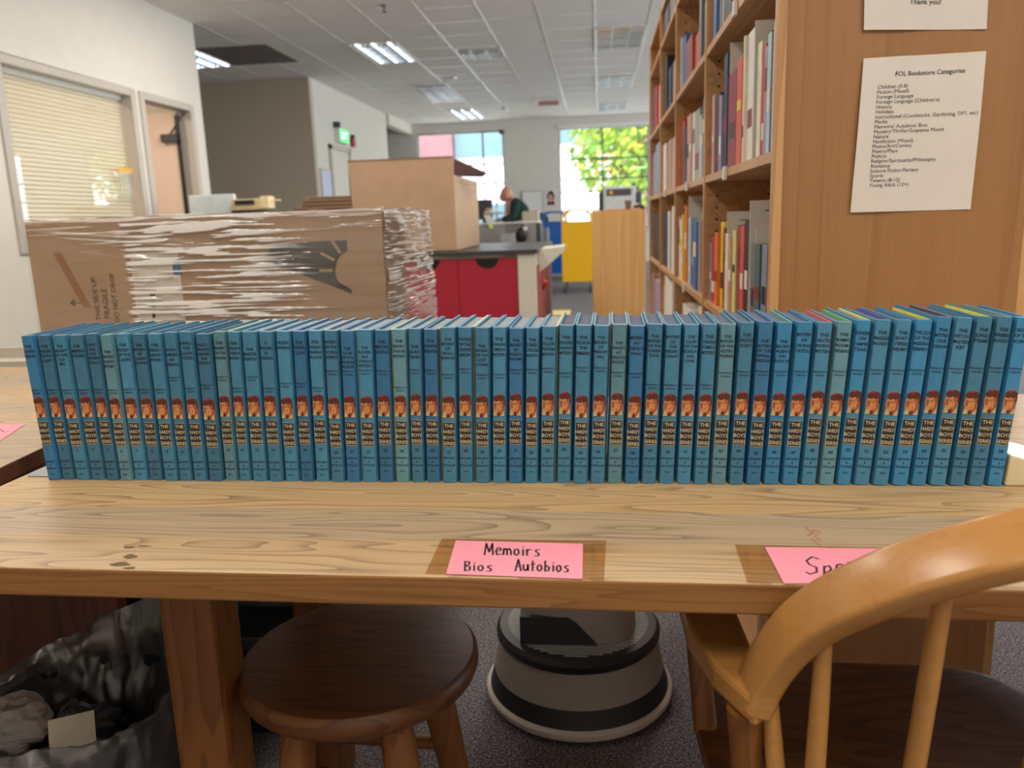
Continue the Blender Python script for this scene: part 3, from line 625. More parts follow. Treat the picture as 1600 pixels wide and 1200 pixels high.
for s, w_ in ((-1, V[9]), (1, V[13])):
    for k in range(5):
        b0 = Vector(w_)+Vector((0 if k else .02, (k-2)*.017, 0)); l = (.045, .06, .068, .06, .048)[k]
        MB().tube([b0, b0+Vector((-l*.6, 0, -.004)), b0+Vector((-l, 0, -.02))], [.0095, .0085, .007], 8).build('finger', M_skin, body)
MB().tube([(hipx-.15, PY-.17, 1.36), (hipx-.17, PY-.20, 1.22), (hipx-.15, PY-.20, 1.08)], [.012, .022, .02], 8).build('lanyard', plain('pink lanyard', (176, 50, 84), .6), pr)
SCENE_PART_2 = True

# ================================================================== THE TALL BOOKCASE ON THE RIGHT
XB = .291; XE = .706
UPY = [1.42, 2.33, 3.20, 3.98, 4.78]; SHZ = [.12, .475, .81, 1.15, 1.48, 1.81]; TOPZ = 1.97; UT = .022
bc = thing('tall_bookcase', 'tall oak bookcase whose bare end panel carries two pinned papers', 'bookcase', (.5, 3.1, 0))
MB().box(XB+.014, XE-.014, 1.42, 1.445, 0, 2.0).build('end_panel', M_oakpanel, bc)
MB().box(XB, XB+.014, 1.42, 1.445, 0, 2.0).build('panel_nosing', M_oakedge, bc); MB().box(XE-.014, XE, 1.42, 1.445, 0, 2.0).build('panel_nosing', M_oakedge, bc)
for y in UPY[1:]:
    up = MB().box(XB+.006, XE, y, y+UT, 0, TOPZ).build('upright', M_oakshelf, bc)
    MB().box(XB, XB+.006, y, y+UT, 0, TOPZ).build('upright_nosing', M_oakedge, up)
    h = MB(); z = .2
    while z < 1.93:
        if all(abs(z-s) > .025 for s in SHZ):
            h.prism([(XB+.035+.0035*math.cos(a*PI/4), y-.0006, z+.0035*math.sin(a*PI/4)) for a in range(8)], (0, .0008, 0))
            h.prism([(XB+.175+.0035*math.cos(a*PI/4), y-.0006, z+.0035*math.sin(a*PI/4)) for a in range(8)], (0, .0008, 0))
        z += .032
    h.build('peg_hole', M_black, up)
for k in range(4):
    ya = UPY[k]+(.025 if k == 0 else UT); yb = UPY[k+1]
    for z in SHZ:
        s = MB().box(XB+.012, .495, ya, yb, z-.018, z).build('shelf', M_oakshelf, bc)
        MB().box(XB+.002, XB+.012, ya, yb, z-.018, z).build('shelf_nosing', M_oakedge, s)
MB().box(.495, .505, 1.445, 4.8, 0, TOPZ).build('back_panel', M_oakshelf, bc)
MB().box(XB+.004, XE, 1.445, 4.80, TOPZ-.02, TOPZ).build('top', M_oakshelf, bc)
M_clip = plain('white clip plastic', (226, 224, 216), .4)
for px, py, z in ((1134, 262, 1.15), (1074, 287, 1.15), (1040, 303, 1.15), (1069, 445, .81), (1150, 15, 1.48)):
    q = onx(px, py, XB); MB().box(XB-.006, XB+.001, q.y-.012, q.y+.012, z-.026, z+.004).build('label_clip', M_clip, bc)
# pinned papers
def sheet(name, corners, label, lines, cat='paper sheet', curl=.006):
    a, b, c, d = [Vector(p) for p in corners]   # tl, tr, br, bl
    def S(u, v, off=0):
        p = a*(1-u)*(1-v)+b*u*(1-v)+c*u*v+d*(1-u)*v
        wv = curl*(math.sin(u*5.3+.4)*.35+math.sin(v*4.1)*.4+abs(u-.5)**2*1.6+v*v*.5) + .004*max(0, .42-abs(u-.3+v*.18)*3.2)*(1-v)
        p.y -= .0012+max(0, wv)+off; return p
    t = thing(name, label, cat, (a+b+c+d)/4); m = MB(); n = 14; vs = []; fs = []
    for j in range(n+1): vs += [S(i/n, j/n) for i in range(n+1)]
    for j in range(n):
        for i in range(n): fs.append((j*(n+1)+i, (j+1)*(n+1)+i, (j+1)*(n+1)+i+1, j*(n+1)+i+1))
    m.add(vs, fs, 0, True); m.build('sheet', M_paper, t)
    tx = MB(); W = (b-a).length; H = (d-a).length
    for st, u, v, size, al, bold in lines: text(tx, st, size, lambda p, q, u=u, v=v: S(u+p/W, v-q/H, .0004), align=al, bold=bold)
    tx.build('lettering', M_ink, t)
    return t
cats = ['Children (0-8)', 'Fiction (Mixed)', 'Foreign Language', "Foreign Language (Children's)", 'History', 'Holidays', 'Instructional (Cookbooks, Gardening, DIY, etc)', 'Media', 'Memoirs/ Autobios/ Bios', 'Mystery/Thriller/Suspense Mixed', 'Nature', 'Nonfiction (Mixed)', 'Photo/Art/Comics', 'Poetry/Plays', 'Politics', 'Religion/Spirituality/Philosophy', 'Romance', 'Science Fiction/Fantasy', 'Sports', 'Tweens (8-12)', 'Young Adult (12+)']
prep(cats); prep(['FOL Bookstore Categories', 'Thank you!'], .012)
YP = 1.42
sheet('paper_sheet', [ony(1348, 92, YP), ony(1540, 80, YP), ony(1515, 327, YP), ony(1327, 332, YP)], 'white list of categories pinned on the oak end panel, the lower of two sheets',
      [('FOL Bookstore Categories', .56, .125, .0098, 'C', .012)] + [(c, .135, .20+.0317*i, .0082, 'L', 0) for i, c in enumerate(cats)])
sheet('paper_sheet', [ony(1352, -200, YP), ony(1552, -204, YP), ony(1540, 46, YP), ony(1348, 48, YP)], 'upper white sheet ending in a thank you line, cut by the top of the photo',
      [('Thank you!', .50, .835, .0108, 'C', .012)])

# books on its shelves
CN = {'white': (236, 232, 226), 'cream': (234, 222, 192), 'maroon': (104, 28, 40), 'pale blue': (176, 204, 214), 'lilac': (156, 148, 176), 'red': (190, 40, 48), 'pale green': (186, 206, 184),
      'orange red': (212, 84, 56), 'crimson': (142, 26, 40), 'purple': (86, 56, 88), 'navy': (32, 44, 72), 'dark brown': (58, 40, 38), 'pink': (210, 160, 158), 'slate': (86, 92, 108), 'sage': (166, 168, 156),
      'tan': (190, 150, 112), 'blue': (58, 108, 172), 'black': (28, 28, 30), 'dark green': (36, 58, 50), 'grey': (120, 120, 122), 'teal': (70, 110, 106), 'coral': (224, 86, 74), 'brown red': (150, 70, 56),
      'pale yellow': (228, 220, 140), 'yellow': (240, 204, 20), 'orange': (228, 130, 60), 'grey blue': (130, 148, 170), 'dark red': (134, 30, 40), 'sky blue': (100, 160, 206)}
M_page = plain('book pages', (214, 204, 184), .85, var=.04, nscale=60)
SH = {}
SH[(0, 3)] = [(1205.5, 1219, 31, 'white'), (1201.8, 1206, 51, 'maroon'), (1196.5, 1201.8, 55, 'pale blue'), (1192.5, 1196.5, 76, 'lilac'), (1186.7, 1192.5, 73, 'red'), (1180.7, 1186.7, 69, 'cream'), (1175, 1180.7, 75, 'pale green'), (1168, 1172, 39, 'card'),
              (1159, 1168, 52, 'white'), (1156.7, 1159, 60, 'cream'), (1148.5, 1156.7, 93, 'orange red'), (1135.7, 1147.7, 114, 'crimson'), (1133.6, 1135.7, 140, 'purple'), (1132.6, 1133.5, 70, 'card'), (1126.7, 1132.4, 87, 'navy'), (1123, 1126.7, 150, 'lilac'), (1115.5, 1122.5, 148, 'dark brown'), (1111.7, 1115.5, 150, 'pink')]
SH[(1, 3)] = [(1097, 1100.5, 155, 'slate'), (1093.7, 1097, 186, 'lilac'), (1090.7, 1093.7, 180, 'pale green'), (1083, 1090.7, 172, 'sage'), (1079.5, 1083, 176, 'white'), (1075, 1079, 178, 'tan'), (1072, 1075, 182, 'pink'), (1066.7, 1071, 198, 'navy'), (1062, 1066.7, 190, 'red'), (1060, 1062, 186, 'orange red')]
SH[(2, 3)] = [(1051, 1055, 219, 'dark green'), (1046.5, 1050.5, 215, 'pink'), (1040.5, 1045.5, 218, 'tan'), (1034, 1040, 226, 'white')]
SH[(3, 3)] = [(1024, 1031, 224, 'grey blue'), (1016, 1023.5, 240, 'lilac')]
SH[(0, 4)] = [(1152, 1160, -14, 'red'), (1141.7, 1150, -10, 'purple'), (1129, 1141.7, -14, 'black'), (1121.5, 1128, 0, 'cream'), (1117.5, 1121.5, 2, 'grey'), (1113, 1117.5, -4, 'blue')]
SH[(1, 4)] = [(1105.5, 1109, 30, 'crimson'), (1102, 1105.5, 24, 'pink'), (1099, 1102, 0, 'pale yellow'), (1095, 1098.8, 4, 'slate'), (1091.5, 1095, 0, 'grey'), (1081, 1089.5, 51, 'orange red'), (1071.5, 1081, 60, 'brown red'), (1062.5, 1067, 57, 'blue'), (1060, 1062.5, 62, 'white')]
SH[(2, 4)] = [(1052, 1058, 100, 'tan'), (1047, 1051.5, 95, 'grey'), (1043, 1047, 105, 'navy'), (1036, 1041, 92, 'black'), (1032.5, 1036, 97, 'dark green')]
SH[(3, 4)] = [(1027, 1031, 130, 'white'), (1022.5, 1026, 135, 'red'), (1019, 1022, 140, 'purple')]
SH[(1, 5)] = [(1091, 1100, -40, 'slate'), (1082, 1090, -44, 'grey'), (1071, 1081, -38, 'dark brown')]
SH[(2, 5)] = [(1044, 1054, 10, 'grey'), (1037, 1043, 14, 'slate')]
SH[(0, 2)] = [(1193.5, 1200, 385, 'dark green'), (1191.7, 1193.5, 420, 'tan'), (1182.5, 1190.8, 383, 'grey blue'), (1173.5, 1181.7, 383, 'teal'), (1171.8, 1173, 355, 'card'), (1166, 1171, 380, 'grey'), (1164.6, 1165.6, 314, 'card'), (1158, 1164, 343, 'black'), (1151.7, 1157.5, 353, 'coral'), (1147, 1151.5, 352, 'brown red'), (1142, 1147, 360, 'pale yellow'), (1136.7, 1141.7, 372, 'tan'), (1131, 1136.5, 365, 'cream'),
              (1127.6, 1129.5, 331, 'card'), (1124.5, 1127.3, 356, 'crimson'), (1118.6, 1124.3, 347, 'yellow'), (1115, 1118.5, 363, 'orange'), (1109, 1115, 370, 'red'), (1105.5, 1109, 380, 'lilac'), (1103.2, 1104.6, 338, 'card'), (1101, 1103, 357, 'cream')]
SH[(1, 2)] = [(1090, 1097.5, 345, 'dark red'), (1088, 1089.4, 332, 'card'), (1082, 1087.6, 347, 'blue'), (1076, 1082, 352, 'slate'), (1072.3, 1076, 340, 'pale blue'), (1070.4, 1071.6, 307, 'card'), (1067, 1070, 322, 'orange'), (1064.4, 1066.7, 335, 'yellow'), (1061.7, 1064, 343, 'white'), (1057.5, 1061.5, 338, 'pink'), (1054, 1057.5, 350, 'lilac')]
SH[(2, 2)] = [(1048.5, 1051.5, 322, 'white'), (1044, 1048, 345, 'sage'), (1041, 1043.5, 330, 'white'), (1033, 1040.5, 333, 'navy')]
SH[(3, 2)] = [(1020, 1030, 333, 'black'), (1012.5, 1018, 335, 'yellow'), (1009.5, 1012, 340, 'blue')]
SH[(1, 1)] = [(1086, 1096, 482, 'white'), (1076, 1085, 484, 'cream'), (1062, 1075, 480, 'white')]
SH[(2, 1)] = [(1042, 1049.5, 440, 'white'), (1036, 1041.5, 432, 'cream'), (1031, 1035.5, 445, 'white')]
SH[(3, 1)] = [(1020, 1028, 440, 'lilac'), (1014, 1019.5, 425, 'pink'), (1010, 1013.5, 430, 'pale green')]
SHN = {1: 'lowest visible shelf', 2: 'second visible shelf up', 3: 'third visible shelf up', 4: 'fourth visible shelf up', 5: 'topmost shelf'}
BAYN = ['nearest bay', 'second bay', 'third bay', 'farthest bay']
def ordw(n): return ['first', 'second', 'third', 'fourth', 'fifth', 'sixth', 'seventh', 'eighth', 'ninth', 'tenth', 'eleventh', 'twelfth', 'thirteenth', 'fourteenth', 'fifteenth', 'sixteenth', 'seventeenth', 'eighteenth', 'nineteenth', 'twentieth', 'twenty-first', 'twenty-second', 'twenty-third', 'twenty-fourth', 'twenty-fifth'][n]
def spine_mat(col):
    return plain('book cover '+col, CN[col], .45, var=.08, nscale=40)
for (bay, sh), items in SH.items():
    z0 = SHZ[sh]; ylo = UPY[bay]+(.025 if bay == 0 else UT)+.003; yhi = UPY[bay+1]-.003; ref = {5: 20, 4: 60, 3: 170, 2: 400, 1: 470}[sh]; cur = ylo; n = 0
    for (pa, pb, top, col) in items:
        ya = max(onx(pb, ref, XB+.012).y, cur); yb = min(onx(pa, ref, XB+.012).y, yhi)
        if yb-ya < .004: yb = min(ya+.006, yhi)
        if yb-ya < .003: continue
        zt = min(max(onx((pa+pb)/2, top, XB+.012).z, z0+.12), SHZ[sh+1]-.03 if sh < 5 else TOPZ-.03)
        place = '%s from the near end, %s, %s' % (ordw(n), SHN[sh], BAYN[bay]); n += 1
        xs = XB+.012+R.uniform(0, .012)
        if col == 'card':
            o = thing('divider_card', 'white divider card, '+place, 'divider card', (xs+.085, ya+.0015, z0), group='divider cards in the tall bookcase')
            zt = min(zt, z0+.30)
            MB().box(xs, xs+.172, ya, ya+.003, z0+.0005, zt).build('card', M_paper, o)
            ln = MB()
            for k in range(2): ln.box(xs+.03+.01*k, xs+.14-.01*k, ya-.0006, ya, zt-.022-.011*k, zt-.0195-.011*k)
            ln.build('print_line', plain('grey print', (110, 104, 100), .8), o); cur = ya+.004; continue
        dp = R.uniform(.13, .17); th = max(yb-ya-.0015, .003); m = MB(); t_ = min(.0022, th*.25)
        zb = z0+.0006
        m.box(xs, xs+.003, ya, ya+th, zb, zt); m.box(xs+.003, xs+dp, ya, ya+t_, zb, zt); m.box(xs+.003, xs+dp, ya+th-t_, ya+th, zb, zt)
        mats = [spine_mat(col)]
        o = m.build('shelf_book', mats); c = Vector((xs+dp/2, ya+th/2, zb)); o.data.transform(Matrix.Translation(-c)); o.location = c
        tag(o, '%s book, %s' % (col, place), 'book', 'books in the tall bookcase')
        MB().box(xs+.003, xs+dp-.004, ya+t_, ya+th-t_, zb+.002, zt-.003).build('page_block', M_page, o)
        if th > .012 and sh in (2, 3) and bay < 2:
            b = MB(); hh = zt-z0; col2 = R.choice(['white', 'black', 'cream', 'yellow', 'crimson'])
            if col2 == col: col2 = 'black'
            a_ = R.uniform(.15, .6); b.box(xs-.0006, xs, ya+th*.15, ya+th*.85, z0+hh*a_, z0+hh*(a_+R.uniform(.06, .25)))
            b.build('spine_print', spine_mat(col2), o)
        if col == 'black' and sh == 2 and bay == 0:
            MB().box(xs+.001, xs+dp, ya-.0008, ya, zt-.075, zt).build('cover_band', plain('green cover', (70, 150, 60), .4), o)
        if col == 'black' and sh == 2 and bay == 3:
            MB().prism(disc(xs+dp*.62, z0+.16, .04, .05, ya-.0012), (0, .001, 0)).build('cover_print', spine_mat('tan'), o)
        cur = ya+th+.0012

# ================================================================== THE READING TABLES
TA = -.0172
tb = thing('reading_table', 'oak library table carrying the long row of blue books', 'table', (0, .6555, 0), (0, 0, TA))
m = MB(); x0, x1, y1 = -.772, 1.15, .735
m.add([(x0, 0, .740), (x1, 0, .740), (x1, y1, .740), (x0, y1, .740)], [(0, 1, 2, 3)], 0)
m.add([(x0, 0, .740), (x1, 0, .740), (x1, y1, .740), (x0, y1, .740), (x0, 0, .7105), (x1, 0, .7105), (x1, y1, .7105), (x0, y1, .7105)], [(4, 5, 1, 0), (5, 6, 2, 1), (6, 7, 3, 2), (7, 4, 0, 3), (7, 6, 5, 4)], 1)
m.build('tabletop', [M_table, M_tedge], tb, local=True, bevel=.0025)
def post(x, y, r, z1, name='leg', par=None, mat=None):
    s = MB(); pl = [(x-r, y-r), (x+r, y-r), (x+r, y+r), (x-r, y+r)]
    s.prism([(a, b, 0) for a, b in pl], (0, 0, z1)); return s.build(name, mat or M_leg, par, local=True, bevel=.01)
for x, y in ((-.545, .28), (.78, .28), (-.545, .68), (.78, .68)): post(x, y, .038, .7105, par=tb)
MB().box(-.545, -.525, .30, .70, .55, .71).build('end_rail', M_leg, tb, local=True)
MB().box(-.525, .76, .66, .68, .635, .71).build('apron', M_redwood, tb, local=True)
# chipped varnish and pencil marks
ch = MB()
for k, (px, py, rx, ry) in enumerate([(201, 855, .0055, .003), (225, 853, .007, .0012), (203, 869, .007, .0045), (188, 881, .010, .004), (203, 887, .006, .002)]):
    q = onz(px, py, .7404); pts = [(q.x+rx*math.cos(a)*(1+.25*math.sin(3*a+k)), q.y+ry*math.sin(a)*(1+.3*math.cos(2*a+k)), .7404) for a in [2*PI*i/14 for i in range(14)]]; ch.add(pts, [tuple(range(14))])
ch.build('chipped_spot', plain('bare dark wood', (112, 88, 62), .8), tb, label='dark chipped spots in the varnish')
def stroke(mb, pts, wd, z, off=.0001):
    """flat ribbon on the plane z through photo-traced points"""
    P = [onz(a, b, z) for a, b in pts]
    for i in range(len(P)-1):
        d = (P[i+1]-P[i]); d.z = 0
        if d.length < 1e-6: continue
        d.normalize(); n = Vector((-d.y, d.x, 0))*wd/2; e = d*wd*.3
        mb.add([P[i]-n-e, P[i+1]-n+e, P[i+1]+n+e, P[i]+n-e], [(0, 1, 2, 3)])
rm = MB()
for pts in ([(1258, 823), (1268, 832), (1278, 836)], [(1262, 838), (1272, 828), (1282, 832)], [(1268, 842), (1276, 848), (1281, 853)], [(1274, 838), (1282, 846)]): stroke(rm, pts, .0012, .7404)
rm.build('crayon_mark', plain('red crayon', (190, 110, 96), .8), tb, label='faint red crayon mark')
# left table
lt_ = thing('reading_table', 'second oak table joining the book table beyond book number one, set slightly higher', 'table', (-1.2, 1.2, 0))
a = (-.766, .60); b = (-.868, 1.755)
m = MB(); q = [(-2.3, .60), a, b, (-2.3, 1.785)]
m.add([(x, y, .745) for x, y in q], [(0, 1, 2, 3)], 0)
m.add([(x, y, .745) for x, y in q]+[(x, y, .72) for x, y in q], [(4, 5, 1, 0), (5, 6, 2, 1), (6, 7, 3, 2), (7, 4, 0, 3), (7, 6, 5, 4)], 1)
m.v = [p+Vector((-.016, 0, 0)) for p in m.v]
m.build('tabletop', [M_table, M_redwood], lt_, bevel=.002)
MB().box(-2.2, -.92, 1.32, 1.35, .02, .72).build('modesty_panel', M_redwood, lt_)
MB().box(-1.02, -.92, .78, .86, 0, .72).build('leg', M_leg, lt_); MB().box(-2.2, -2.1, .78, .86, 0, .72).build('leg', M_leg, lt_)
MB().box(-2.2, -2.1, 1.6, 1.68, 0, .72).build('leg', M_leg, lt_); MB().box(-1.35, -1.28, 1.6, 1.68, 0, .72).build('leg', M_leg, lt_)
t = thing('side_counter', 'cream side counter with a grey upstand behind the left table', 'counter', (-2.0, 2.0, 0))
MB().box(-3.2, -1.40, 1.80, 1.86, .0, .752).build('worktop', M_cream, t); MB().box(-3.2, -1.40, 1.86, 1.875, 0, .777).build('upstand', M_frame, t)
# pink labels under clear tape
M_pink = plain('pink card', (244, 152, 168), .55, var=.02); M_tape = glass('clear yellowed tape', (.965, .89, .76), .12, .02)
def quad_on(mb, pts, z, th): P = [onz(px, py, z) for px, py in pts]; mb.prism(P, (0, 0, th))
def label_card(pts, tape, label, strokes):
    c = sum((onz(px, py, .7405) for px, py in pts), Vector())/4
    t = thing('table_label', label, 'label', c); m = MB(); quad_on(m, pts[::-1], .7407, .0004); m.build('card', M_pink, t)
    if tape: m = MB(); quad_on(m, tape[::-1], .7402, .0003); m.build('tape', M_tape, t)
    s = MB()
    for st in strokes: stroke(s, st, .0019, .74125)
    if strokes: s.build('handwriting', M_ink, t)
GL = {  # hand-lettered glyphs, unit box, y down
 'M': [[(0, 1), (.2, .0), (.5, .75), (.85, .0), (.9, 1)]], 'e': [[(.05, .65), (.8, .58), (.7, .36), (.35, .36), (.08, .65), (.25, .96), (.85, .9)]],
 'm': [[(0, .95), (.05, .4)], [(.05, .55), (.28, .38), (.42, .6), (.42, .95)], [(.42, .58), (.68, .38), (.85, .6), (.88, .95)]], 'o': [[(.5, .4), (.15, .5), (.1, .8), (.4, .97), (.75, .8), (.7, .5), (.45, .4)]],
 'i': [[(.4, .42), (.38, .95)], [(.42, .2), (.46, .24)]], 'r': [[(.1, .42), (.15, .95)], [(.14, .62), (.4, .42), (.75, .45)]], 's': [[(.75, .42), (.3, .45), (.25, .6), (.7, .75), (.6, .95), (.1, .95)]],
 'B': [[(.15, .05), (.12, 1)], [(.12, .08), (.7, .1), (.72, .35), (.2, .48), (.8, .6), (.75, .92), (.1, 1)]], 'A': [[(0, 1), (.5, 0), (.9, 1)], [(.15, .62), (.8, .6)]], 'u': [[(.1, .42), (.12, .85), (.4, .96), (.75, .75), (.78, .42), (.82, .95)]],
 't': [[(.45, .1), (.42, .95)], [(.1, .4), (.85, .36)]], 'b': [[(.15, .05), (.12, .95), (.65, .9), (.75, .6), (.4, .48), (.13, .65)]], 'S': [[(.85, .12), (.45, .0), (.12, .22), (.3, .45), (.72, .6), (.75, .88), (.35, 1), (.1, .88)]],
 'p': [[(.12, .42), (.1, 1.35)], [(.12, .5), (.6, .4), (.78, .65), (.5, .92), (.12, .85)]], 'n': [[(.1, .42), (.12, .95)], [(.12, .6), (.5, .4), (.78, .6), (.8, .95)]]}
def write(st, x, y, w_, h, sl=.03):
    out = []; cx = x
    for c in st:
        k = {'M': 1.35, 'm': 1.25, 'i': .55, 't': .85, 'S': 1.15}.get(c, 1)
        for s in GL[c]: out.append([(cx+(u*.86)*w_*k, y+v*h+(cx-x)*sl) for u, v in s])
        cx += w_*k
    return out
label_card([(712, 845), (911, 850), (910, 905), (697, 897)], [(690, 842), (947, 845), (944, 907), (664, 897)], 'pink card lettered Memoirs Bios Autobios at the table front',
           write('Memoirs', 757, 849, 12.6, 18) + write('Bios', 725, 876, 13.5, 16) + write('Autobios', 805, 874, 11.8, 18))
label_card([(1195, 855), (1390, 858), (1425, 912), (1225, 912)], [(1148, 851), (1430, 857), (1480, 915), (1168, 911)], 'pink card lettered Sports, half hidden by the curved chair back',
           write('S', 1257, 870, 26, 27, 0) + write('ports', 1286, 876, 19, 20, -.16))
t = thing('table_label', 'pink card lying on the second oak table, with purple marker on it', 'label', (-1.0, 1.16, .7455))
m = MB(); m.prism([onz(-40, 664, .7455), onz(-46, 694, .7455), onz(0, 689, .7455), onz(40, 663, .7455)], (0, 0, .0005)); m.build('card', M_pink, t)
s = MB(); stroke(s, [(0, 671), (6, 675), (14, 674)], .0015, .7463); stroke(s, [(-20, 672), (-10, 678), (-4, 672)], .0015, .7463); s.build('handwriting', plain('purple marker', (96, 50, 110), .6), t)

# ================================================================== THE ROW OF BLUE BOOKS
P0 = Vector((-.72494, .92788, .7402)); U = Vector((math.cos(-.0157), math.sin(-.0157), 0))
S_ = [0.0057, 0.0254, 0.0452, 0.0667, 0.0887, 0.1074, 0.1262, 0.1468, 0.1675, 0.1886, 0.2079, 0.2281, 0.2496, 0.2681, 0.2859, 0.3081, 0.3287, 0.3496, 0.3687, 0.3891, 0.4089, 0.4289, 0.4505, 0.4716, 0.4915, 0.5095, 0.5298, 0.5509, 0.5707, 0.5913, 0.6112, 0.6309, 0.6492, 0.6693, 0.6887, 0.709, 0.7296, 0.7497, 0.7696, 0.7898, 0.8106, 0.8303, 0.8498, 0.8705, 0.8898, 0.9099, 0.9304, 0.9515, 0.9718, 0.9915, 1.0103, 1.0308, 1.051, 1.0724, 1.092, 1.1132, 1.1334, 1.1534, 1.1726]
def interp(x, xs, ys):
    for i in range(len(xs)-1):
        if x <= xs[i+1]: return ys[i]+(ys[i+1]-ys[i])*(x-xs[i])/(xs[i+1]-xs[i])
    return ys[-1]
TITLES = ['THE TOWER TREASURE', 'THE HOUSE ON~THE CLIFF', 'THE SECRET OF~THE OLD MILL', 'THE MISSING CHUMS', 'HUNT- ING FOR HIDDEN GOLD', 'THE SHORE ROAD MYSTERY', 'THE SECRET OF~THE CAVES', 'THE MYSTERY OF CABIN ISLAND', 'THE GREAT AIRPORT MYSTERY', 'WHAT HAPPENED AT MIDNIGHT', 'WHILE THE CLOCK TICKED', 'FOOT- PRINTS UNDER THE WINDOW', 'THE MARK ON~THE DOOR', 'THE HIDDEN HARBOR MYSTERY', 'THE SINISTER SIGNPOST', 'A FIGURE IN HIDING', 'THE~SECRET WARNING', 'THE TWISTED CLAW', 'THE DISAP- PEARING FLOOR', 'MYSTERY OF~THE FLYING EXPRESS', 'THE CLUE OF~THE BROKEN BLADE', 'THE FLICKER- ING TORCH MYSTERY', 'THE MELTED COINS', 'THE SHORT WAVE MYSTERY', 'THE SECRET PANEL', 'THE PHANTOM FREIGHTER', 'THE SECRET OF SKULL MOUNTAIN', 'THE~SIGN OF~THE CROOKED ARROW', 'THE SECRET OF~THE LOST TUNNEL', 'THE WAILING SIREN MYSTERY', 'THE SECRET OF WILDCAT SWAMP', 'THE CRISS- CROSS SHADOW', 'THE YELLOW FEATHER MYSTERY', 'THE HOODED HAWK MYSTERY', 'THE CLUE~IN THE EMBERS', "THE SECRET OF PIRATES' HILL", 'THE GHOST AT SKELETON ROCK', "MYSTERY AT DEVIL'S PAW", 'THE MYSTERY OF~THE CHINESE JUNK', 'MYSTERY OF THE DESERT GIANT', 'THE CLUE OF~THE SCREECH- ING OWL', 'THE VIKING SYMBOL MYSTERY', 'THE MYSTERY OF~THE AZTEC WARRIOR', 'THE HAUNTED FORT', 'THE MYSTERY OF~THE SPIRAL BRIDGE', 'THE SECRET AGENT ON FLIGHT~101', 'MYSTERY OF THE~WHALE TATTOO', 'THE ARCTIC PATROL MYSTERY', 'THE BOMBAY BOOM- ERANG', 'DANGER ON VAMPIRE TRAIL', 'THE MASKED MONKEY', 'THE SHAT- TERED HELMET', 'THE~CLUE OF~THE HISSING SERPENT', 'THE MYSTERI- OUS CARAVAN', "THE WITCH- MASTER'S KEY", 'THE JUNGLE PYRAMID', 'THE FIREBIRD ROCKET', 'THE~STING OF~THE SCORPION']
TONE = {'mid': (66, 126, 158), 'deep': (52, 112, 154), 'pale': (92, 138, 152), 'bright': (58, 134, 180), 'dull': (60, 114, 144)}
TW = {'mid': 'mid blue', 'deep': 'deep blue', 'pale': 'faded grey-blue', 'bright': 'bright blue', 'dull': 'dull blue'}
tones = ['mid']*58
for k in (6, 13, 24, 37, 43, 49): tones[k-1] = 'pale'
for k in (1, 18, 21, 23, 26, 31, 38, 45): tones[k-1] = 'deep'
for k in (46, 47, 50, 53, 54, 58): tones[k-1] = 'bright'
for k in (2, 4, 5, 8, 11, 12, 16): tones[k-1] = 'dull'
FB = {13: (196, 216, 170), 19: (214, 150, 160), 21: (190, 220, 196), 23: (216, 218, 140), 26: (226, 204, 110), 28: (220, 214, 160), 48: (222, 96, 92), 49: (110, 190, 110), 50: (218, 222, 130), 51: (92, 88, 168), 53: (232, 226, 80), 54: (98, 70, 84), 56: (228, 232, 100), 57: (110, 150, 140), 33: (226, 208, 150), 46: (120, 170, 150)}
AUTH = {k: .30 for k in range(1, 59)}
for k in (1, 2, 3, 4, 5, 6, 7, 8, 9, 11, 14, 16, 19, 24, 39, 40, 41, 42): AUTH[k] = .375
for k in (12, 17, 18): AUTH[k] = .345
for k in (20, 21, 22, 23, 25, 26, 28, 31, 32, 33, 35, 36): AUTH[k] = .265
M_pgray = plain('dusty page tops', (150, 160, 166), .9, var=.12, nscale=140); M_pdark = plain('dark dusty page tops', (96, 104, 122), .9, var=.14, nscale=140)
M_blk = plain('panel brown black', (44, 38, 36), .5); M_cr = plain('panel cream ink', (226, 208, 168), .6)
M_ttl = plain('title navy ink', (14, 26, 44), .6)
M_pic = [plain('picture red', (178, 46, 42), .5), plain('picture orange', (202, 134, 78), .5, var=.35, nscale=420), plain('picture brown', (86, 38, 26), .5), plain('picture cream', (190, 176, 124), .5, var=.2, nscale=500), plain('picture sienna', (162, 88, 58), .5, var=.3, nscale=420)]
words = set()
def tlines(t):
    out = []
    for wd in t.split(' '): out.append(wd.replace('~', ' '))
    return out
for t in TITLES: words |= set(tlines(t))
nums = [str(i) for i in range(1, 59)]; codes = ['89%02d' % i for i in range(1, 59)]
prep(sorted(words), .022); prep(['FRANKLIN W.', 'DIXON', 'GROSSET', '&', 'DUNLAP'], .012); prep(codes); prep(nums, .02); prep(['THE', 'HARDY', 'BOYS', 'SERIES'])
H0 = .1885; DB = .129
def prof(x, t): 
    k = abs(x)/(t/2); return .0007*(k/.74)**2 if k < .74 else .0007+.0062*((k-.74)/.18)**1.3
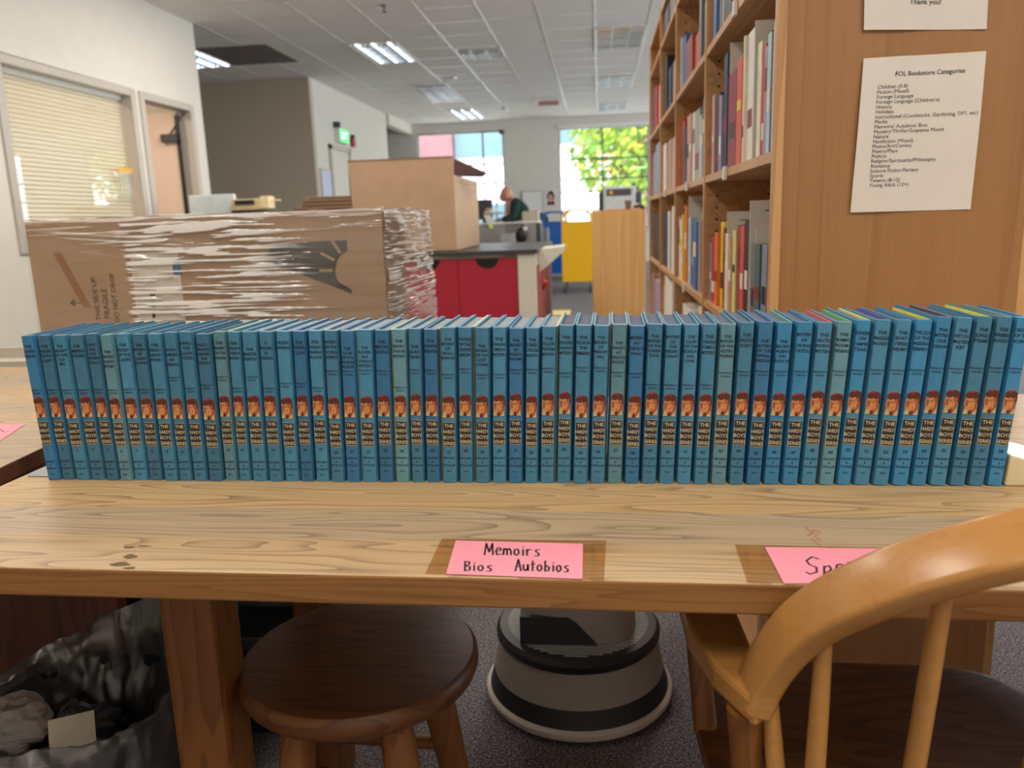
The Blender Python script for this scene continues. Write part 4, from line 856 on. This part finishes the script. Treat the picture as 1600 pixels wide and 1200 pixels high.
def patch(mb, poly, t, z, mi, eps=.0003, nx=8):
    """convex polygon in spine coordinates laid over the rounded spine"""
    x0 = min(p[0] for p in poly); x1 = max(p[0] for p in poly)
    def cross(x):
        zs = []
        for i in range(len(poly)):
            (a, b), (c, d) = poly[i], poly[(i+1) % len(poly)]
            if min(a, c)-1e-9 <= x <= max(a, c)+1e-9:
                zs += [b, d] if abs(a-c) < 1e-9 else [b+(d-b)*(x-a)/(c-a)]
        return min(zs), max(zs)
    vs = []; fs = []
    for i in range(nx+1):
        x = x0+(x1-x0)*(1e-4+(1-2e-4)*i/nx); l, h = cross(x); vs += [(x, prof(x, t)-eps, z+l), (x, prof(x, t)-eps, z+h)]
    for i in range(nx): fs.append((2*i, 2*i+2, 2*i+3, 2*i+1))
    mb.add(vs, fs, mi, True)
def oval(cx, cz, rx, rz, n=16): return [(cx+rx*math.cos(2*PI*i/n), cz+rz*math.sin(2*PI*i/n)) for i in range(n)]
for k in range(1, 59):
    s0, s1 = S_[k-1], S_[k]; pitch = s1-s0; t = pitch-.0006
    lean = math.atan2(interp((s0+s1)/2, [0, .06, .14, .28, .45, .65, .86, .95, 1.04, 1.2], [-.0075, -.0045, -.0005, .0045, .0062, .0072, .008, .0108, .0145, .0155]), .188)
    h = H0+R.uniform(-.0012, .0012)+(.0012 if k < 12 else 0)+(.002 if k > 53 else 0); fwd = R.uniform(-.0012, .0012)
    piv = s1-.0003 if lean >= 0 else s0+.0003; sgn = -1 if lean >= 0 else 1
    loc = P0+U*piv+Vector((-U.y, U.x, 0))*fwd
    ext = ', worn' if k == 49 else ''
    where = 'beside the flat grey bookend foot' if k == 1 else ('beside the cream wedge bookend' if k == 58 else 'between numbers %d and %d' % (k-1, k+1))
    bk = thing('hardback_book', '%s hardback numbered %d on its spine, %s%s' % (TW[tones[k-1]], k, where, ext), 'book', loc, (0, lean, -.0157), 'numbered blue hardbacks in a row on the table')
    cx = sgn*t/2; c = MB()
    if True:
        ot = [(-t/2, DB), (-t/2, .0125), (-t*.455, .0095)] + [(x*t/2, prof(x*t/2, t)) for x in (-.91, -.87, -.80, -.74, -.4, 0, .4, .74, .80, .87, .91)] + [(t*.455, .0095), (t/2, .0125), (t/2, DB)]
        b_ = .0024
        inn = [(-t/2+b_, DB), (-t/2+b_, .0132), (-t/2+b_, .0122)] + [(x*(t/2-b_), .0112) for x in (-.91, -.87, -.80, -.74, -.4, 0, .4, .74, .80, .87, .91)] + [(t/2-b_, .0122), (t/2-b_, .0132), (t/2-b_, DB)]
        n = len(ot); vs = [(x, y, 0) for x, y in ot]+[(x, y, 0) for x, y in inn]+[(x, y, h) for x, y in ot]+[(x, y, h) for x, y in inn]
        for i in range(n-1):
            mi = 1 if i >= n-3 and k in FB else 0
            sq_ = False
            for f, q_ in (((i, i+1, 2*n+i+1, 2*n+i), sq_), ((n+i+1, n+i, 3*n+i, 3*n+i+1), False), ((2*n+i, 2*n+i+1, 3*n+i+1, 3*n+i), False), ((i+1, i, n+i, n+i+1), False)): c.f.append(list(f)); c.mi.append(mi); c.sm.append(q_)
        for i in (0, n-1): c.f.append([i, 2*n+i, 3*n+i, n+i]); c.mi.append(1 if i and k in FB else 0); c.sm.append(False)
        c.v = [Vector((x+cx, y, z)) for x, y, z in vs]
    tone = tones[k-1]; jit = R.randint(0, 2)
    mc = plain('cover %s %d' % (tone, jit), tuple(v*(.95+.05*jit) for v in TONE[tone]), .5, var=.07, nscale=70, bump=.08)
    mats = [mc] + ([plain('front board %d' % k, FB[k], .5)] if k in FB else [mc])
    c.build('cover', mats, bk, local=True)
    MB().box(cx-t/2+.0026, cx+t/2-.0026, .0125, DB-.004, .003, h-.003).build('page_block', M_pgray if k < 34 else M_pdark, bk, local=True)
    js = R.uniform(-.0022, .0022); hw = t/2
    def at(x, z, e=.0003): return Vector((cx+x, prof(x, t)-e, z))
    zp = h*.507+js; pr_ = MB(); W = hw*.80; Hh = .0136
    patch(pr_, [(-W, -Hh*.95), (W, -Hh*.95), (W*1.0, Hh*.45), (W*.75, Hh*.85), (W*.3, Hh), (-W*.3, Hh), (-W*.75, Hh*.8), (-W, Hh*.4)], t, zp, 0)
    patch(pr_, oval(W*.34, -Hh*.02, W*.56, Hh*.74), t, zp, 4, .0005); patch(pr_, oval(-W*.34, -Hh*.06, W*.60, Hh*.66), t, zp, 1, .0006)
    patch(pr_, oval(W*.2, -Hh*.12, W*.22, Hh*.40), t, zp, 1, .0007); patch(pr_, oval(-W*.62, -Hh*.08, W*.2, Hh*.3), t, zp, 4, .0007)
    patch(pr_, oval(-W*.40, Hh*.60, W*.52, Hh*.26), t, zp, 2, .0008); patch(pr_, oval(W*.36, Hh*.66, W*.56, Hh*.28), t, zp, 2, .0009); patch(pr_, oval(W*.80, Hh*.24, W*.13, Hh*.30), t, zp, 2, .0009)
    patch(pr_, [(-W*.95, -Hh*.95), (-W*.3, -Hh*.95), (-W*.40, -Hh*.62), (-W*.8, -Hh*.50)], t, zp, 3, .0008); patch(pr_, [(W*.15, -Hh*.95), (W*.8, -Hh*.95), (W*.75, -Hh*.38), (W*.5, -Hh*.66)], t, zp, 3, .0009)
    patch(pr_, [(-W*.3, -Hh*.95), (W*.1, -Hh*.95), (W*.0, -Hh*.6), (-W*.2, -Hh*.6)], t, zp, 2, .0008)
    for sx, sz2 in ((-.50, .12), (-.16, .10), (.30, .14)): patch(pr_, oval(W*sx, Hh*sz2, W*.10, Hh*.05, 8), t, zp, 2, .0009, 4)
    pr_.v = [p+Vector((cx, 0, 0)) for p in pr_.v]; pr_.build('picture', M_pic, bk, local=True, label='small orange picture patch of two generic heads on the spine')
    zl = h*.328+js; lh = .0156; lp = MB(); patch(lp, [(-W, -lh), (W, -lh), (W, lh), (-W, lh)], t, zl, 0, .0003)
    for z in (-lh+.0004, lh-.0007): patch(lp, [(-W, z), (W, z), (W, z+.0004), (-W, z+.0004)], t, zl, 1, .0005)
    lp.v = [p+Vector((cx, 0, 0)) for p in lp.v]; po = lp.build('series_panel', [M_blk, M_cr], bk, local=True)
    tx = MB()
    for i, st in enumerate(('THE', 'HARDY', 'BOYS', 'SERIES')): text(tx, st, .0058, lambda a, b, i=i: at(a, zl+lh-.0068-i*.0073+b, .0006), maxw=hw*1.42)
    o = tx.build('lettering', M_cr, None); o.parent = po
    tx = MB(); ls = tlines(TITLES[k-1]); zt_ = h*(.93 if k not in (6, 10, 15, 21, 22, 25, 29, 37, 45, 46) else .89); sz = .0052 if len(ls) < 5 else .0047
    for i, st in enumerate(ls): text(tx, st, sz, lambda a, b, i=i: at(a, zt_-i*sz*1.18-sz*.4+b), maxw=hw*1.55, bold=.022)
    za = h*(1-AUTH[k])
    text(tx, 'FRANKLIN W.', .0031, lambda a, b: at(a, za+b), maxw=hw*1.5, bold=.012); text(tx, 'DIXON', .0031, lambda a, b: at(a, za-.004+b), maxw=hw*1.5, bold=.012)
    text(tx, nums[k-1], .0052, lambda a, b: at(a, zl-lh-.0085+b), bold=.02)
    zg = h*.125+(0.006 if 20 <= k <= 58 else 0)
    for i, st in enumerate(('GROSSET', '&', 'DUNLAP')): text(tx, st, .0036, lambda a, b, i=i: at(a, zg-i*.0046+b), maxw=hw*1.4, bold=.012)
    text(tx, codes[k-1], .003, lambda a, b: at(a, zg-.0165+b))
    tx.build('lettering', M_ttl, bk, local=True)
# bookends
t = thing('bookend', 'flat grey metal bookend foot showing left of book number one', 'bookend', P0+Vector((-.01, .06, 0)), (0, 0, -.0157))
m = MB(); m.prism([(-.026, .025, 0), (-.020, .012, 0), (.0115, .012, 0), (.0115, .10, 0), (-.020, .10, 0), (-.026, .088, 0)], (0, 0, .0012)); m.v = [p+Vector((0, -.06, 0)) for p in m.v]; m.build('foot', M_steel, t, local=True)
MB().prism([(.0140, 0, .0012), (.0152, 0, .0012), (.0104, 0, .12), (.0092, 0, .12)], (0, .05, 0)).build('upright', M_steel, t, local=True)
t = thing('bookend', 'cream wedge bookend at the right of the last blue book', 'bookend', P0+U*1.19+Vector((0, .05, 0)), (0, 0, -.0157))
m = MB(); m.prism([(-.0155, -.05, 0), (.09, -.05, 0), (.06, -.05, .016), (-.0125, -.05, .036)], (0, .10, 0)); m.build('wedge', plain('cream metal', (216, 202, 166), .4), t, local=True, bevel=.002)

# ================================================================== FILM-WRAPPED CARTON
YB = 1.85; tl = ony(37, 348, YB); trr = ony(595, 328, YB)
bx0, bx1, bz0, bz1, bd = tl.x, trr.x, .12, 1.083, .22
pal = thing('wooden_pallet', 'wooden pallet under the film-wrapped carton', 'pallet', ((bx0+bx1)/2, YB+.25, 0))
for k in range(5): MB().box(bx0, bx1+.05, YB+k*.11, YB+k*.11+.08, .10, .12).build('deck_board', M_oakshelf, pal)
for x in (bx0, (bx0+bx1)/2, bx1-.05): MB().box(x, x+.09, YB, YB+.52, .0, .10).build('bearer', M_oakshelf, pal)
ct = thing('wrapped_carton', 'large brown carton wound in glossy stretch film behind the row of books', 'carton', ((bx0+bx1)/2, YB+.11, bz0))
MB().box(bx0, bx1, YB, YB+bd, bz0, bz1).build('box_wall', M_carton, ct, bevel=.003)
pm = MB()
def onb(px, py): return ony(px, py, YB-.0008)
def zpx(u, v): return onb(360+u/4, 280+v/4)
wedge_t = [(200, 492), (290, 397), (500, 388), (727, 382), (731, 447)]; bite = [(690, 470), (665, 515), (655, 570), (662, 615), (685, 655), (720, 680), (757, 690)]; wedge_b = [(760, 716), (640, 668), (500, 618), (300, 545)]
poly = wedge_t+bite+wedge_b
c0 = zpx(470, 520); P_ = [zpx(*p) for p in poly]; pm.add([c0]+P_, [(0, i+1, (i+1) % len(P_)+1) for i in range(len(P_))], 0)
for a, b in (((565, 462), (650, 505)), ((635, 385), (688, 462)), ((555, 570), (638, 570))):
    A, B_ = zpx(*a), zpx(*b); d = (B_-A).normalized(); n = Vector((-d.z, 0, d.x))*.0035; o_ = Vector((0, -.0006, 0)); pm.add([A-n+o_, B_-n+o_, B_+n+o_, A+n+o_], [(0, 1, 2, 3)], 1)
pm.build('printed_emblem', [plain('print grey black', (72, 68, 70), .7), M_carton], ct)
tp = MB(); prep(['THIS SIDE UP', 'FRAGILE', 'DO NOT DROP'], .01)
for st, px, py, sz in (('THIS SIDE UP', 158, 500, .018), ('FRAGILE', 172, 497, .020), ('DO NOT DROP', 187, 503, .017)):
    q = onb(px, py); text(tp, st, sz, lambda a, b, q=q: Vector((q.x-b, YB-.0008, q.z+a)), align='L', bold=.01)
q = onb(125, 473); tp.box(q.x-.02, q.x+.024, YB-.0009, YB-.0005, q.z-.0012, q.z+.0012); tp.prism([(q.x-.028, YB-.0008, q.z), (q.x-.014, YB-.0008, q.z+.010), (q.x-.014, YB-.0008, q.z-.010)], (0, .0003, 0))
tp.build('printed_lettering', plain('print faded black', (84, 70, 60), .8), ct)
lb = MB(); A = onb(268, 403); lb.box(A.x, A.x+.022, YB-.0012, YB-.0006, A.z-.04, A.z); lb.build('blue_label', plain('label blue', (84, 118, 160), .6), ct)
wl_ = MB(); A = onb(202, 395); B_ = onb(290, 500); wl_.box(A.x, B_.x, YB-.0011, YB-.0005, B_.z, A.z); wl_.build('shipping_label', M_paper, ct)
wt_ = MB(); A = onb(233, 452)
for k in range(3): wt_.box(A.x, A.x+.014-.003*k, YB-.0016, YB-.0011, A.z-.022-.024*k, A.z-.006-.024*k)
wt_.build('label_print', M_ink, ct)
tp2 = MB(); A = onb(95, 395); B_ = onb(130, 480); tp2.prism([(A.x-.02, YB-.001, A.z), (A.x, YB-.001, A.z), (B_.x+.02, YB-.001, B_.z), (B_.x, YB-.001, B_.z)], (0, .0004, 0)); tp2.build('tape_strip', plain('brown tape', (150, 104, 70), .35), ct)
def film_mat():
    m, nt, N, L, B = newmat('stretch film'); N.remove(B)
    at_ = N.new('ShaderNodeAttribute'); at_.attribute_name = 'crease_glint'
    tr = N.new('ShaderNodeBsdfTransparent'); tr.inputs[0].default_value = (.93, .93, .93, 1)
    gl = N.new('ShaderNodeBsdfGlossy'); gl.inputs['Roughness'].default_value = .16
    d2 = N.new('ShaderNodeBsdfDiffuse'); d2.inputs[0].default_value = (.97, .96, .95, 1)  # white diffuse paints streaks of reflected light into the film creases
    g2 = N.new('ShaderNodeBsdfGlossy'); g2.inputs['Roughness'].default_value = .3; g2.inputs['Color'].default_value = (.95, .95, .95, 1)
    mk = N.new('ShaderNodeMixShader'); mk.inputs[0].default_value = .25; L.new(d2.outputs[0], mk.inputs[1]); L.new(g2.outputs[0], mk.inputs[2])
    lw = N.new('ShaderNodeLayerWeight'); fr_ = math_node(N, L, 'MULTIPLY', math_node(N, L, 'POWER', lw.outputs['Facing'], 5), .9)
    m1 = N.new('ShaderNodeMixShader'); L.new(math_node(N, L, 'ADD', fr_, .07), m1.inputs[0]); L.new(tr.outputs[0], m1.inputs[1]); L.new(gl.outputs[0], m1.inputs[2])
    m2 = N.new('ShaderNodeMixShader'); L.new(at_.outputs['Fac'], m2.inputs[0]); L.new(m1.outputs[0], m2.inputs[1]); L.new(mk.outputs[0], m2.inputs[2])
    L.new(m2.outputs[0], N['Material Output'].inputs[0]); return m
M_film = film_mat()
def film(name, fn, nu, nv, crease_glint):
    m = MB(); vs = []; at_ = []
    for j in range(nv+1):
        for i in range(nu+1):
            u, v = i/nu, j/nv; c = crease_glint(u, v); vs.append(fn(u, v, c)); at_.append(min(.95, max(0, c)))
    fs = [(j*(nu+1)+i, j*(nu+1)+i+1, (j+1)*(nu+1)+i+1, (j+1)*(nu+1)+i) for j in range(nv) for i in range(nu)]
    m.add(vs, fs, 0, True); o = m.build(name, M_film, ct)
    a = o.data.attributes.new('crease_glint', 'FLOAT', 'POINT'); a.data.foreach_set('value', at_); return o
def ns(x, y, z=0): return noise.noise(Vector((x, y, z)))
def sm(a, b, x): x = min(1, max(0, (x-a)/(b-a))); return x*x*(3-2*x)
fz0, fz1 = .60, bz1+.004
def cr_glint_front(u, v):
    # v 0 bottom .. 1 top ; folds and their painted white highlights run almost level, fanning slightly
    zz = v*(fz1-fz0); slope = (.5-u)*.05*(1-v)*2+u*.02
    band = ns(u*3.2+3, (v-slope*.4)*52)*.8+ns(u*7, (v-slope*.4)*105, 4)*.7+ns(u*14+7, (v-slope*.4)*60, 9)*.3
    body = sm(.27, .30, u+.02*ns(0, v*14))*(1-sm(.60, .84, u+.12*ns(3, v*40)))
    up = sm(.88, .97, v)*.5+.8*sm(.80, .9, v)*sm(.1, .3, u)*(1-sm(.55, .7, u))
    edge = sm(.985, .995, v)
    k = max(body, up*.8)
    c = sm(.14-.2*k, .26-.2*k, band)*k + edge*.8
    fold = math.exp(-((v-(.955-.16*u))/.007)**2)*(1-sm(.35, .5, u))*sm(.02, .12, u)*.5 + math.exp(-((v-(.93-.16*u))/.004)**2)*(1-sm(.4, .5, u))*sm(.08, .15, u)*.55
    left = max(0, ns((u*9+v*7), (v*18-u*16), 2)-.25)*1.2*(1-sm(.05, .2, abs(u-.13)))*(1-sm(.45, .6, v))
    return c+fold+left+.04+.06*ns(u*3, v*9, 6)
film('stretch_film', lambda u, v, c: Vector((bx0-.003+(bx1-bx0+.006)*u, YB-.003-.006*min(1, max(0, c))-.0015*ns(u*4, v*30), fz0+(fz1-fz0)*v)), 170, 420, cr_glint_front)
def cr_glint_side(u, v):
    d = v*(.35+.65*sm(.3, .6, v))-u*.10*(1-sm(.3, .6, v))*2
    b = ns(u*2.5+v*2, d*70, 5)*.8+ns(u*5+v*3, d*130, 1)*.7+ns(u*8, d*40, 3)*.3
    return sm(.0, .22, b)*(.35+.6*sm(.4, .65, v))+.08+.12*sm(.4, .7, v)*(.6+.6*ns(u*4, v*6, 8))+.3*sm(.93, 1, v)
film('stretch_film', lambda u, v, c: Vector((bx1+.003+.03*math.sin(u*PI*.6)*(1-v*.6)+.006*ns(u*5, v*8)+.005*min(1, c), YB-.004+.46*u, fz0+(fz1-fz0)*v+.004*ns(u*6, 3)*sm(.8, 1, v))), 60, 360, cr_glint_side)
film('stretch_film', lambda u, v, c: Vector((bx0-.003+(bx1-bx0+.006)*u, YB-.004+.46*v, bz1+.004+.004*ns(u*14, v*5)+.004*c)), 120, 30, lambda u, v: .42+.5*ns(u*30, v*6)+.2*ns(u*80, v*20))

# ================================================================== UNDER THE TABLE
# round stool
sx, sy, sz_ = -.35, 1.025, .45
st_ = thing('wooden_stool', 'round-seated wooden stool pushed under the table', 'stool', (sx, sy, 0))
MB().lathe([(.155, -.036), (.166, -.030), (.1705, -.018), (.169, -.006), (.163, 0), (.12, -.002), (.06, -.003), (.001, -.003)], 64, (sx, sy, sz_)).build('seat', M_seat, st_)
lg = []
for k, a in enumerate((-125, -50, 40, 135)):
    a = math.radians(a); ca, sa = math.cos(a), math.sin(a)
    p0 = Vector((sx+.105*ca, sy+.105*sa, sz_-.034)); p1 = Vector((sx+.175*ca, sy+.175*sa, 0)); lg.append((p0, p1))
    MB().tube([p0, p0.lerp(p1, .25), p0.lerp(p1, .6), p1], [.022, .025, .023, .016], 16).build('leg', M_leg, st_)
for k, f in ((0, .42), (1, .55), (2, .42), (3, .55)):
    a = lg[k]; b = lg[(k+1) % 4]; MB().tube([a[0].lerp(a[1], f), b[0].lerp(b[1], f)], .011, 12).build('stretcher', M_leg, st_)
# kick stool
kx, ky = -.058, 1.65
M_kg = plain('kick stool grey', (150, 142, 134), .45, var=.03); M_kb = plain('kick stool rubber', (30, 30, 33), .5)
ks = thing('kick_stool', 'grey round rolling kick stool with black bands on the carpet', 'kick stool', (kx, ky, 0))
MB().lathe([(.203, .010), (.208, .016), (.208, .026), (.201, .032)], 56, (kx, ky, 0)).build('base_ring', plain('ring pale', (196, 186, 172), .4), ks)
MB().lathe([(.201, .026), (.195, .045), (.189, .068), (.188, .071)], 56, (kx, ky, 0)).build('lower_band', M_kb, ks)
MB().lathe([(.1885, .069), (.181, .11), (.174, .143)], 56, (kx, ky, 0)).build('skirt', M_kg, ks)
MB().lathe([(.173, .141), (.180, .149), (.181, .162), (.173, .171), (.162, .172)], 56, (kx, ky, 0)).build('bumper', M_kb, ks)
MB().lathe([(.165, .168), (.163, .170), (.01, .170)], 56, (kx, ky, 0)).build('step_tread', plain('tread grey', (128, 126, 122), .5), ks)
rb = MB()
for k in range(-18, 19):
    y = k*.0085; hw = math.sqrt(max(0, .155**2-y*y)); rb.box(kx-hw, kx+hw, ky+y-.0018, ky+y+.0018, .169, .1728)
rb.build('tread_rib', plain('tread rib', (170, 168, 162), .4), ks)
def rsq(r, z, k=3.2, n=48):
    out = []
    for i in range(n):
        a = 2*PI*i/n; c, s = math.cos(a), math.sin(a); q = (abs(c)**k+abs(s)**k)**(-1/k); out.append((kx+r*q*c, ky+.02+r*q*s, z))
    return out
up = MB(); rings = [rsq(.128, .172), rsq(.120, .30), rsq(.112, .40)]; n = 48
up.add([p for r_ in rings for p in r_], [(j*n+i, j*n+(i+1) % n, (j+1)*n+(i+1) % n, (j+1)*n+i) for j in range(2) for i in range(n)], 0, True)
up.build('drum', M_kg, ks)
MB().lathe([(.132, .398), (.137, .41), (.132, .424), (.118, .426), (.01, .426)], 48, (kx, ky+.02, 0)).build('upper_tread', M_kb, ks)
cu = MB(); yy = ky+.02-.1315
cu.prism([(kx-.118, yy, .173), (kx+.045, yy, .173), (kx+.0, yy+.005, .222), (kx-.015, yy+.006, .232), (kx-.118, yy+.006, .232)], (0, .01, 0)); cu.build('toe_recess', M_kb, ks)
# bin with bag
bxx, byy, bzr = -.80, 1.03, .36
wb_ = thing('wastebasket', 'black wastebasket lined with a crumpled bag beside the square table leg', 'wastebasket', (bxx, byy, 0))
MB().lathe([(.10, .003), (.12, .02), (.150, .345), (.155, .35), (.147, .345), (.117, .025), (.01, .022)], 40, (bxx, byy, 0), cap=False).build('bucket', M_black, wb_)
M_bag = newmat('bag film')
def bagm():
    m, nt, N, L, B = newmat('grey bag film'); N.remove(B)
    tr = N.new('ShaderNodeBsdfTransparent'); tr.inputs[0].default_value = (.75, .75, .75, 1); gl = N.new('ShaderNodeBsdfGlossy'); gl.inputs['Roughness'].default_value = .38
    df = N.new('ShaderNodeBsdfDiffuse'); df.inputs[0].default_value = (.10, .095, .09, 1)
    a = N.new('ShaderNodeMixShader'); a.inputs[0].default_value = .35; L.new(df.outputs[0], a.inputs[1]); L.new(gl.outputs[0], a.inputs[2])
    b = N.new('ShaderNodeMixShader'); b.inputs[0].default_value = .42; L.new(tr.outputs[0], b.inputs[1]); L.new(a.outputs[0], b.inputs[2]); L.new(b.outputs[0], N['Material Output'].inputs[0]); return m
M_bagf = bagm(); bg_ = MB(); nn = 220
rows = [(.158, .20, .010), (.166, .28, .012), (.168, .345, .010), (.160, .372, .010), (.146, .366, .010), (.132, .31, .014), (.10, .24, .02)]
fine = []
for q in range(len(rows)-1):
    for e in range(5): f = e/5; fine.append(tuple(rows[q][c]*(1-f)+rows[q+1][c]*f for c in range(3))+(q+f,))
fine.append(rows[-1]+(len(rows)-1,))
vs = []
for r, z, am, jj in fine:
    for i in range(nn):
        a = 2*PI*i/nn; far = max(0, math.cos(a-1.25))**2*max(0, 1-abs(jj-3)/1.8)
        x, y = math.cos(a)*r, math.sin(a)*r; k = ns(x*16, y*16, z*9)+.8*abs(ns(x*34+z*20, y*34, z*26))+.35*ns(x*80, y*80, z*60)
        rr = r+am*1.3*k; vs.append((bxx+rr*math.cos(a), byy+rr*math.sin(a), z+far*(.055+.07*ns(x*14, y*14, 5))+am*.7*ns(x*22, y*22, z*20+3)))
bg_.add(vs, [(j*nn+i, j*nn+(i+1) % nn, (j+1)*nn+(i+1) % nn, (j+1)*nn+i) for j in range(len(fine)-1) for i in range(nn)], 0, True)
bg_.build('liner_bag', M_bagf, wb_)
def crumple(name, c, r, label, mat, seed, sq=(1, 1, 1)):
    m = MB(); m.ball(c, r, 22, 16, sq=sq); c = Vector(c)
    m.v = [c+(p-c)*(1+.28*ns(*((p-c)*34+Vector((seed, 0, 0))))+.15*ns(*((p-c)*80+Vector((0, seed, 0))))) for p in m.v]; m.sm = [False]*len(m.sm)
    return solo(m, name, mat, label, 'paper')
crumple('crumpled_paper', (-.885, .99, .335), .055, 'crumpled white paper lying in the wastebasket', plain('crumpled white paper', (168, 160, 154), .8), 2, (1, .9, .75))
m = MB(); mt = Matrix.Translation((-.765, .955, .325)) @ Matrix.Rotation(.5, 4, 'Z') @ Matrix.Rotation(1.1, 4, 'X'); m.xbox(mt, .06, .09, .001); solo(m, 'paper_card', plain('cream card', (206, 192, 172), .7), 'stiff cream card standing in the wastebasket', 'paper')
crumple('crumpled_paper', (-.845, 1.06, .24), .075, 'dark crumpled sheet deep in the wastebasket', M_dkgrey, 5)
# dark ribbed crate and tan board seen behind the stool
t = thing('storage_crate', 'dark ribbed storage crate in the shade behind the stool', 'crate', (-.85, 1.6, 0))
m = MB(); m.box(-1.15, -.62, 1.45, 1.70, 0, .34)
m.build('crate_body', M_black, t, bevel=.008)
for z in (.10, .2, .30): MB().box(-1.155, -.615, 1.44, 1.71, z, z+.025).build('rib', M_dkgrey, t)

# ================================================================== WINDSOR CHAIR AT THE RIGHT
ch_ = thing('windsor_chair', 'honey varnished bow-back wooden chair tucked under the table beside the kick stool', 'chair', (.33, .78, 0))
px_pts = [(1177, 1092), (1193, 1054), (1217, 1017), (1249, 982), (1290, 953), (1342, 928), (1408, 901), (1485, 877), (1563, 857), (1640, 842)]
bow = []
for i, (a, b) in enumerate(px_pts): bow.append(ony(a, b, .645-.095*sm(0, 1, i/(len(px_pts)-1))))
xc = bow[-1].x+.012
mir = [Vector((2*xc-p.x, p.y, p.z)) for p in bow[::-1]]
path = bow+mir
def resample(P, n):
    out = []
    for i in range(n):
        t_ = i/(n-1)*(len(P)-1); k = min(int(t_), len(P)-2); f = t_-k
        a, b, c, d = P[max(k-1, 0)], P[k], P[k+1], P[min(k+2, len(P)-1)]
        out.append(.5*((2*b)+(c-a)*f+(2*a-5*b+4*c-d)*f*f+(3*b-a-3*c+d)*f**3))
    return out
path = resample(path, 72); fr = []
for i in range(len(path)):
    tn = (path[min(i+1, len(path)-1)]-path[max(i-1, 0)]).normalized(); dep = Vector((0, -math.cos(.42), -math.sin(.42))); dep = (dep-tn*dep.dot(tn)).normalized()
    fr.append((dep, tn.cross(dep)))
hw_, hh_ = .0245, .0115; sec = []
for cx_, cy_ in ((hw_, hh_), (-hw_, hh_), (-hw_, -hh_), (hw_, -hh_)):
    r_ = .006; qx = math.copysign(1, cx_); qy = math.copysign(1, cy_); a0 = {(1, 1): 0, (-1, 1): 90, (-1, -1): 180, (1, -1): 270}[(qx, qy)]
    for k in range(4): a = math.radians(a0+30*k); sec.append((cx_-qx*r_+r_*math.cos(a), cy_-qy*r_+r_*math.sin(a)))
MB().sweep(path, fr, sec, smooth=True).build('back_bow', M_honey, ch_)
ZS = .46
# seat: rounded slab with a shallow saddle
def seatpt(a, sc=1):
    c, s = math.cos(a), math.sin(a); k = 5; q = (abs(c)**k+abs(s)**k)**(-1/k); return (xc+.205*sc*q*c*(1-.06*(-s)), .785+.228*sc*q*s)
stm = MB(); nn = 64; rows = [(.90, ZS-.036), (.985, ZS-.026), (1, ZS-.010), (.985, ZS-.001), (.95, ZS), (.75, ZS-.007), (.4, ZS-.011), (.02, ZS-.011)]; vs = []
for sc, z in rows: vs += [seatpt(2*PI*i/nn, sc)+(z,) for i in range(nn)]
stm.add(vs, [(j*nn+i, j*nn+(i+1) % nn, (j+1)*nn+(i+1) % nn, (j+1)*nn+i) for j in range(len(rows)-1) for i in range(nn)], 0, True)
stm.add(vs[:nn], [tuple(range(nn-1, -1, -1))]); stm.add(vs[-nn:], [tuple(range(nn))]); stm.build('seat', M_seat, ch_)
# arms run forward under the table from the bow ends
for sg in (0, 1):
    def X(v): return v if sg == 0 else 2*xc-v
    e = bow[0]
    am = MB(); pl = [(e.x+.013, e.y-.012), (e.x-.004, e.y-.026), (e.x-.030, e.y+.03), (e.x-.046, e.y+.10), (e.x-.05, e.y+.30), (e.x-.035, e.y+.34), (e.x-.005, e.y+.33), (e.x+.006, e.y+.20), (e.x+.010, e.y+.07)]
    zt = e.z+.014; am.prism([(X(a), b, zt-.026) for a, b in pl], (0, 0, .026)); am.build('arm', M_honey, ch_, bevel=.005)
    pts = [(X(e.x-.004), e.y+.005, zt-.026), (X(e.x-.004), e.y+.006, zt-.07), (X(e.x+.002), e.y+.008, zt-.12), (X(e.x+.008), e.y+.010, ZS-.01)]
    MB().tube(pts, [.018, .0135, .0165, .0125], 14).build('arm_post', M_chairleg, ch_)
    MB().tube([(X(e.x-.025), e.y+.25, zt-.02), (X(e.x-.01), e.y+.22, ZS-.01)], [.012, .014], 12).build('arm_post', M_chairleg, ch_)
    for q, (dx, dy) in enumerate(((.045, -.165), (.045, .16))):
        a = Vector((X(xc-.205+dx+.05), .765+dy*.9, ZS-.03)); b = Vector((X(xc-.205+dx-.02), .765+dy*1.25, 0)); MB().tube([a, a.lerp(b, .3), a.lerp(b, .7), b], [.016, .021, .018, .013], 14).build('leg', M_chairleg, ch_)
def spindle(px, py, bx_, by_):
    # from the point of the bow nearest that photo column down to the seat
    best = min(path, key=lambda p: abs((p-CAM).dot(RT)/(p-CAM).dot(FW)*F+800-px)); top = best-Vector((0, 0, .004)); bot = Vector((bx_, by_, ZS-.008))
    MB().tube([top, top.lerp(bot, .3), top.lerp(bot, .7), bot], [.0062, .0078, .0088, .0075], 14).build('spindle', M_honey, ch_)
for px, py, bxp in ((1199, 1024, 1230), (1287, 945, 1262), (1492, 884, 1398), (1690, 850, 1578)):
    q = ony(bxp, 1262, .632); spindle(px, py, q.x, .625)
for k, (f, g) in enumerate(((.5, .5),)):
    pass
for i_, xo in ((50, .11), (60, .165)):
    top = path[i_]-Vector((0, 0, .004)); bot = Vector((xc+xo, .615, ZS-.008)); MB().tube([top, top.lerp(bot, .3), top.lerp(bot, .7), bot], [.0062, .0078, .0088, .0075], 14).build('spindle', M_honey, ch_)
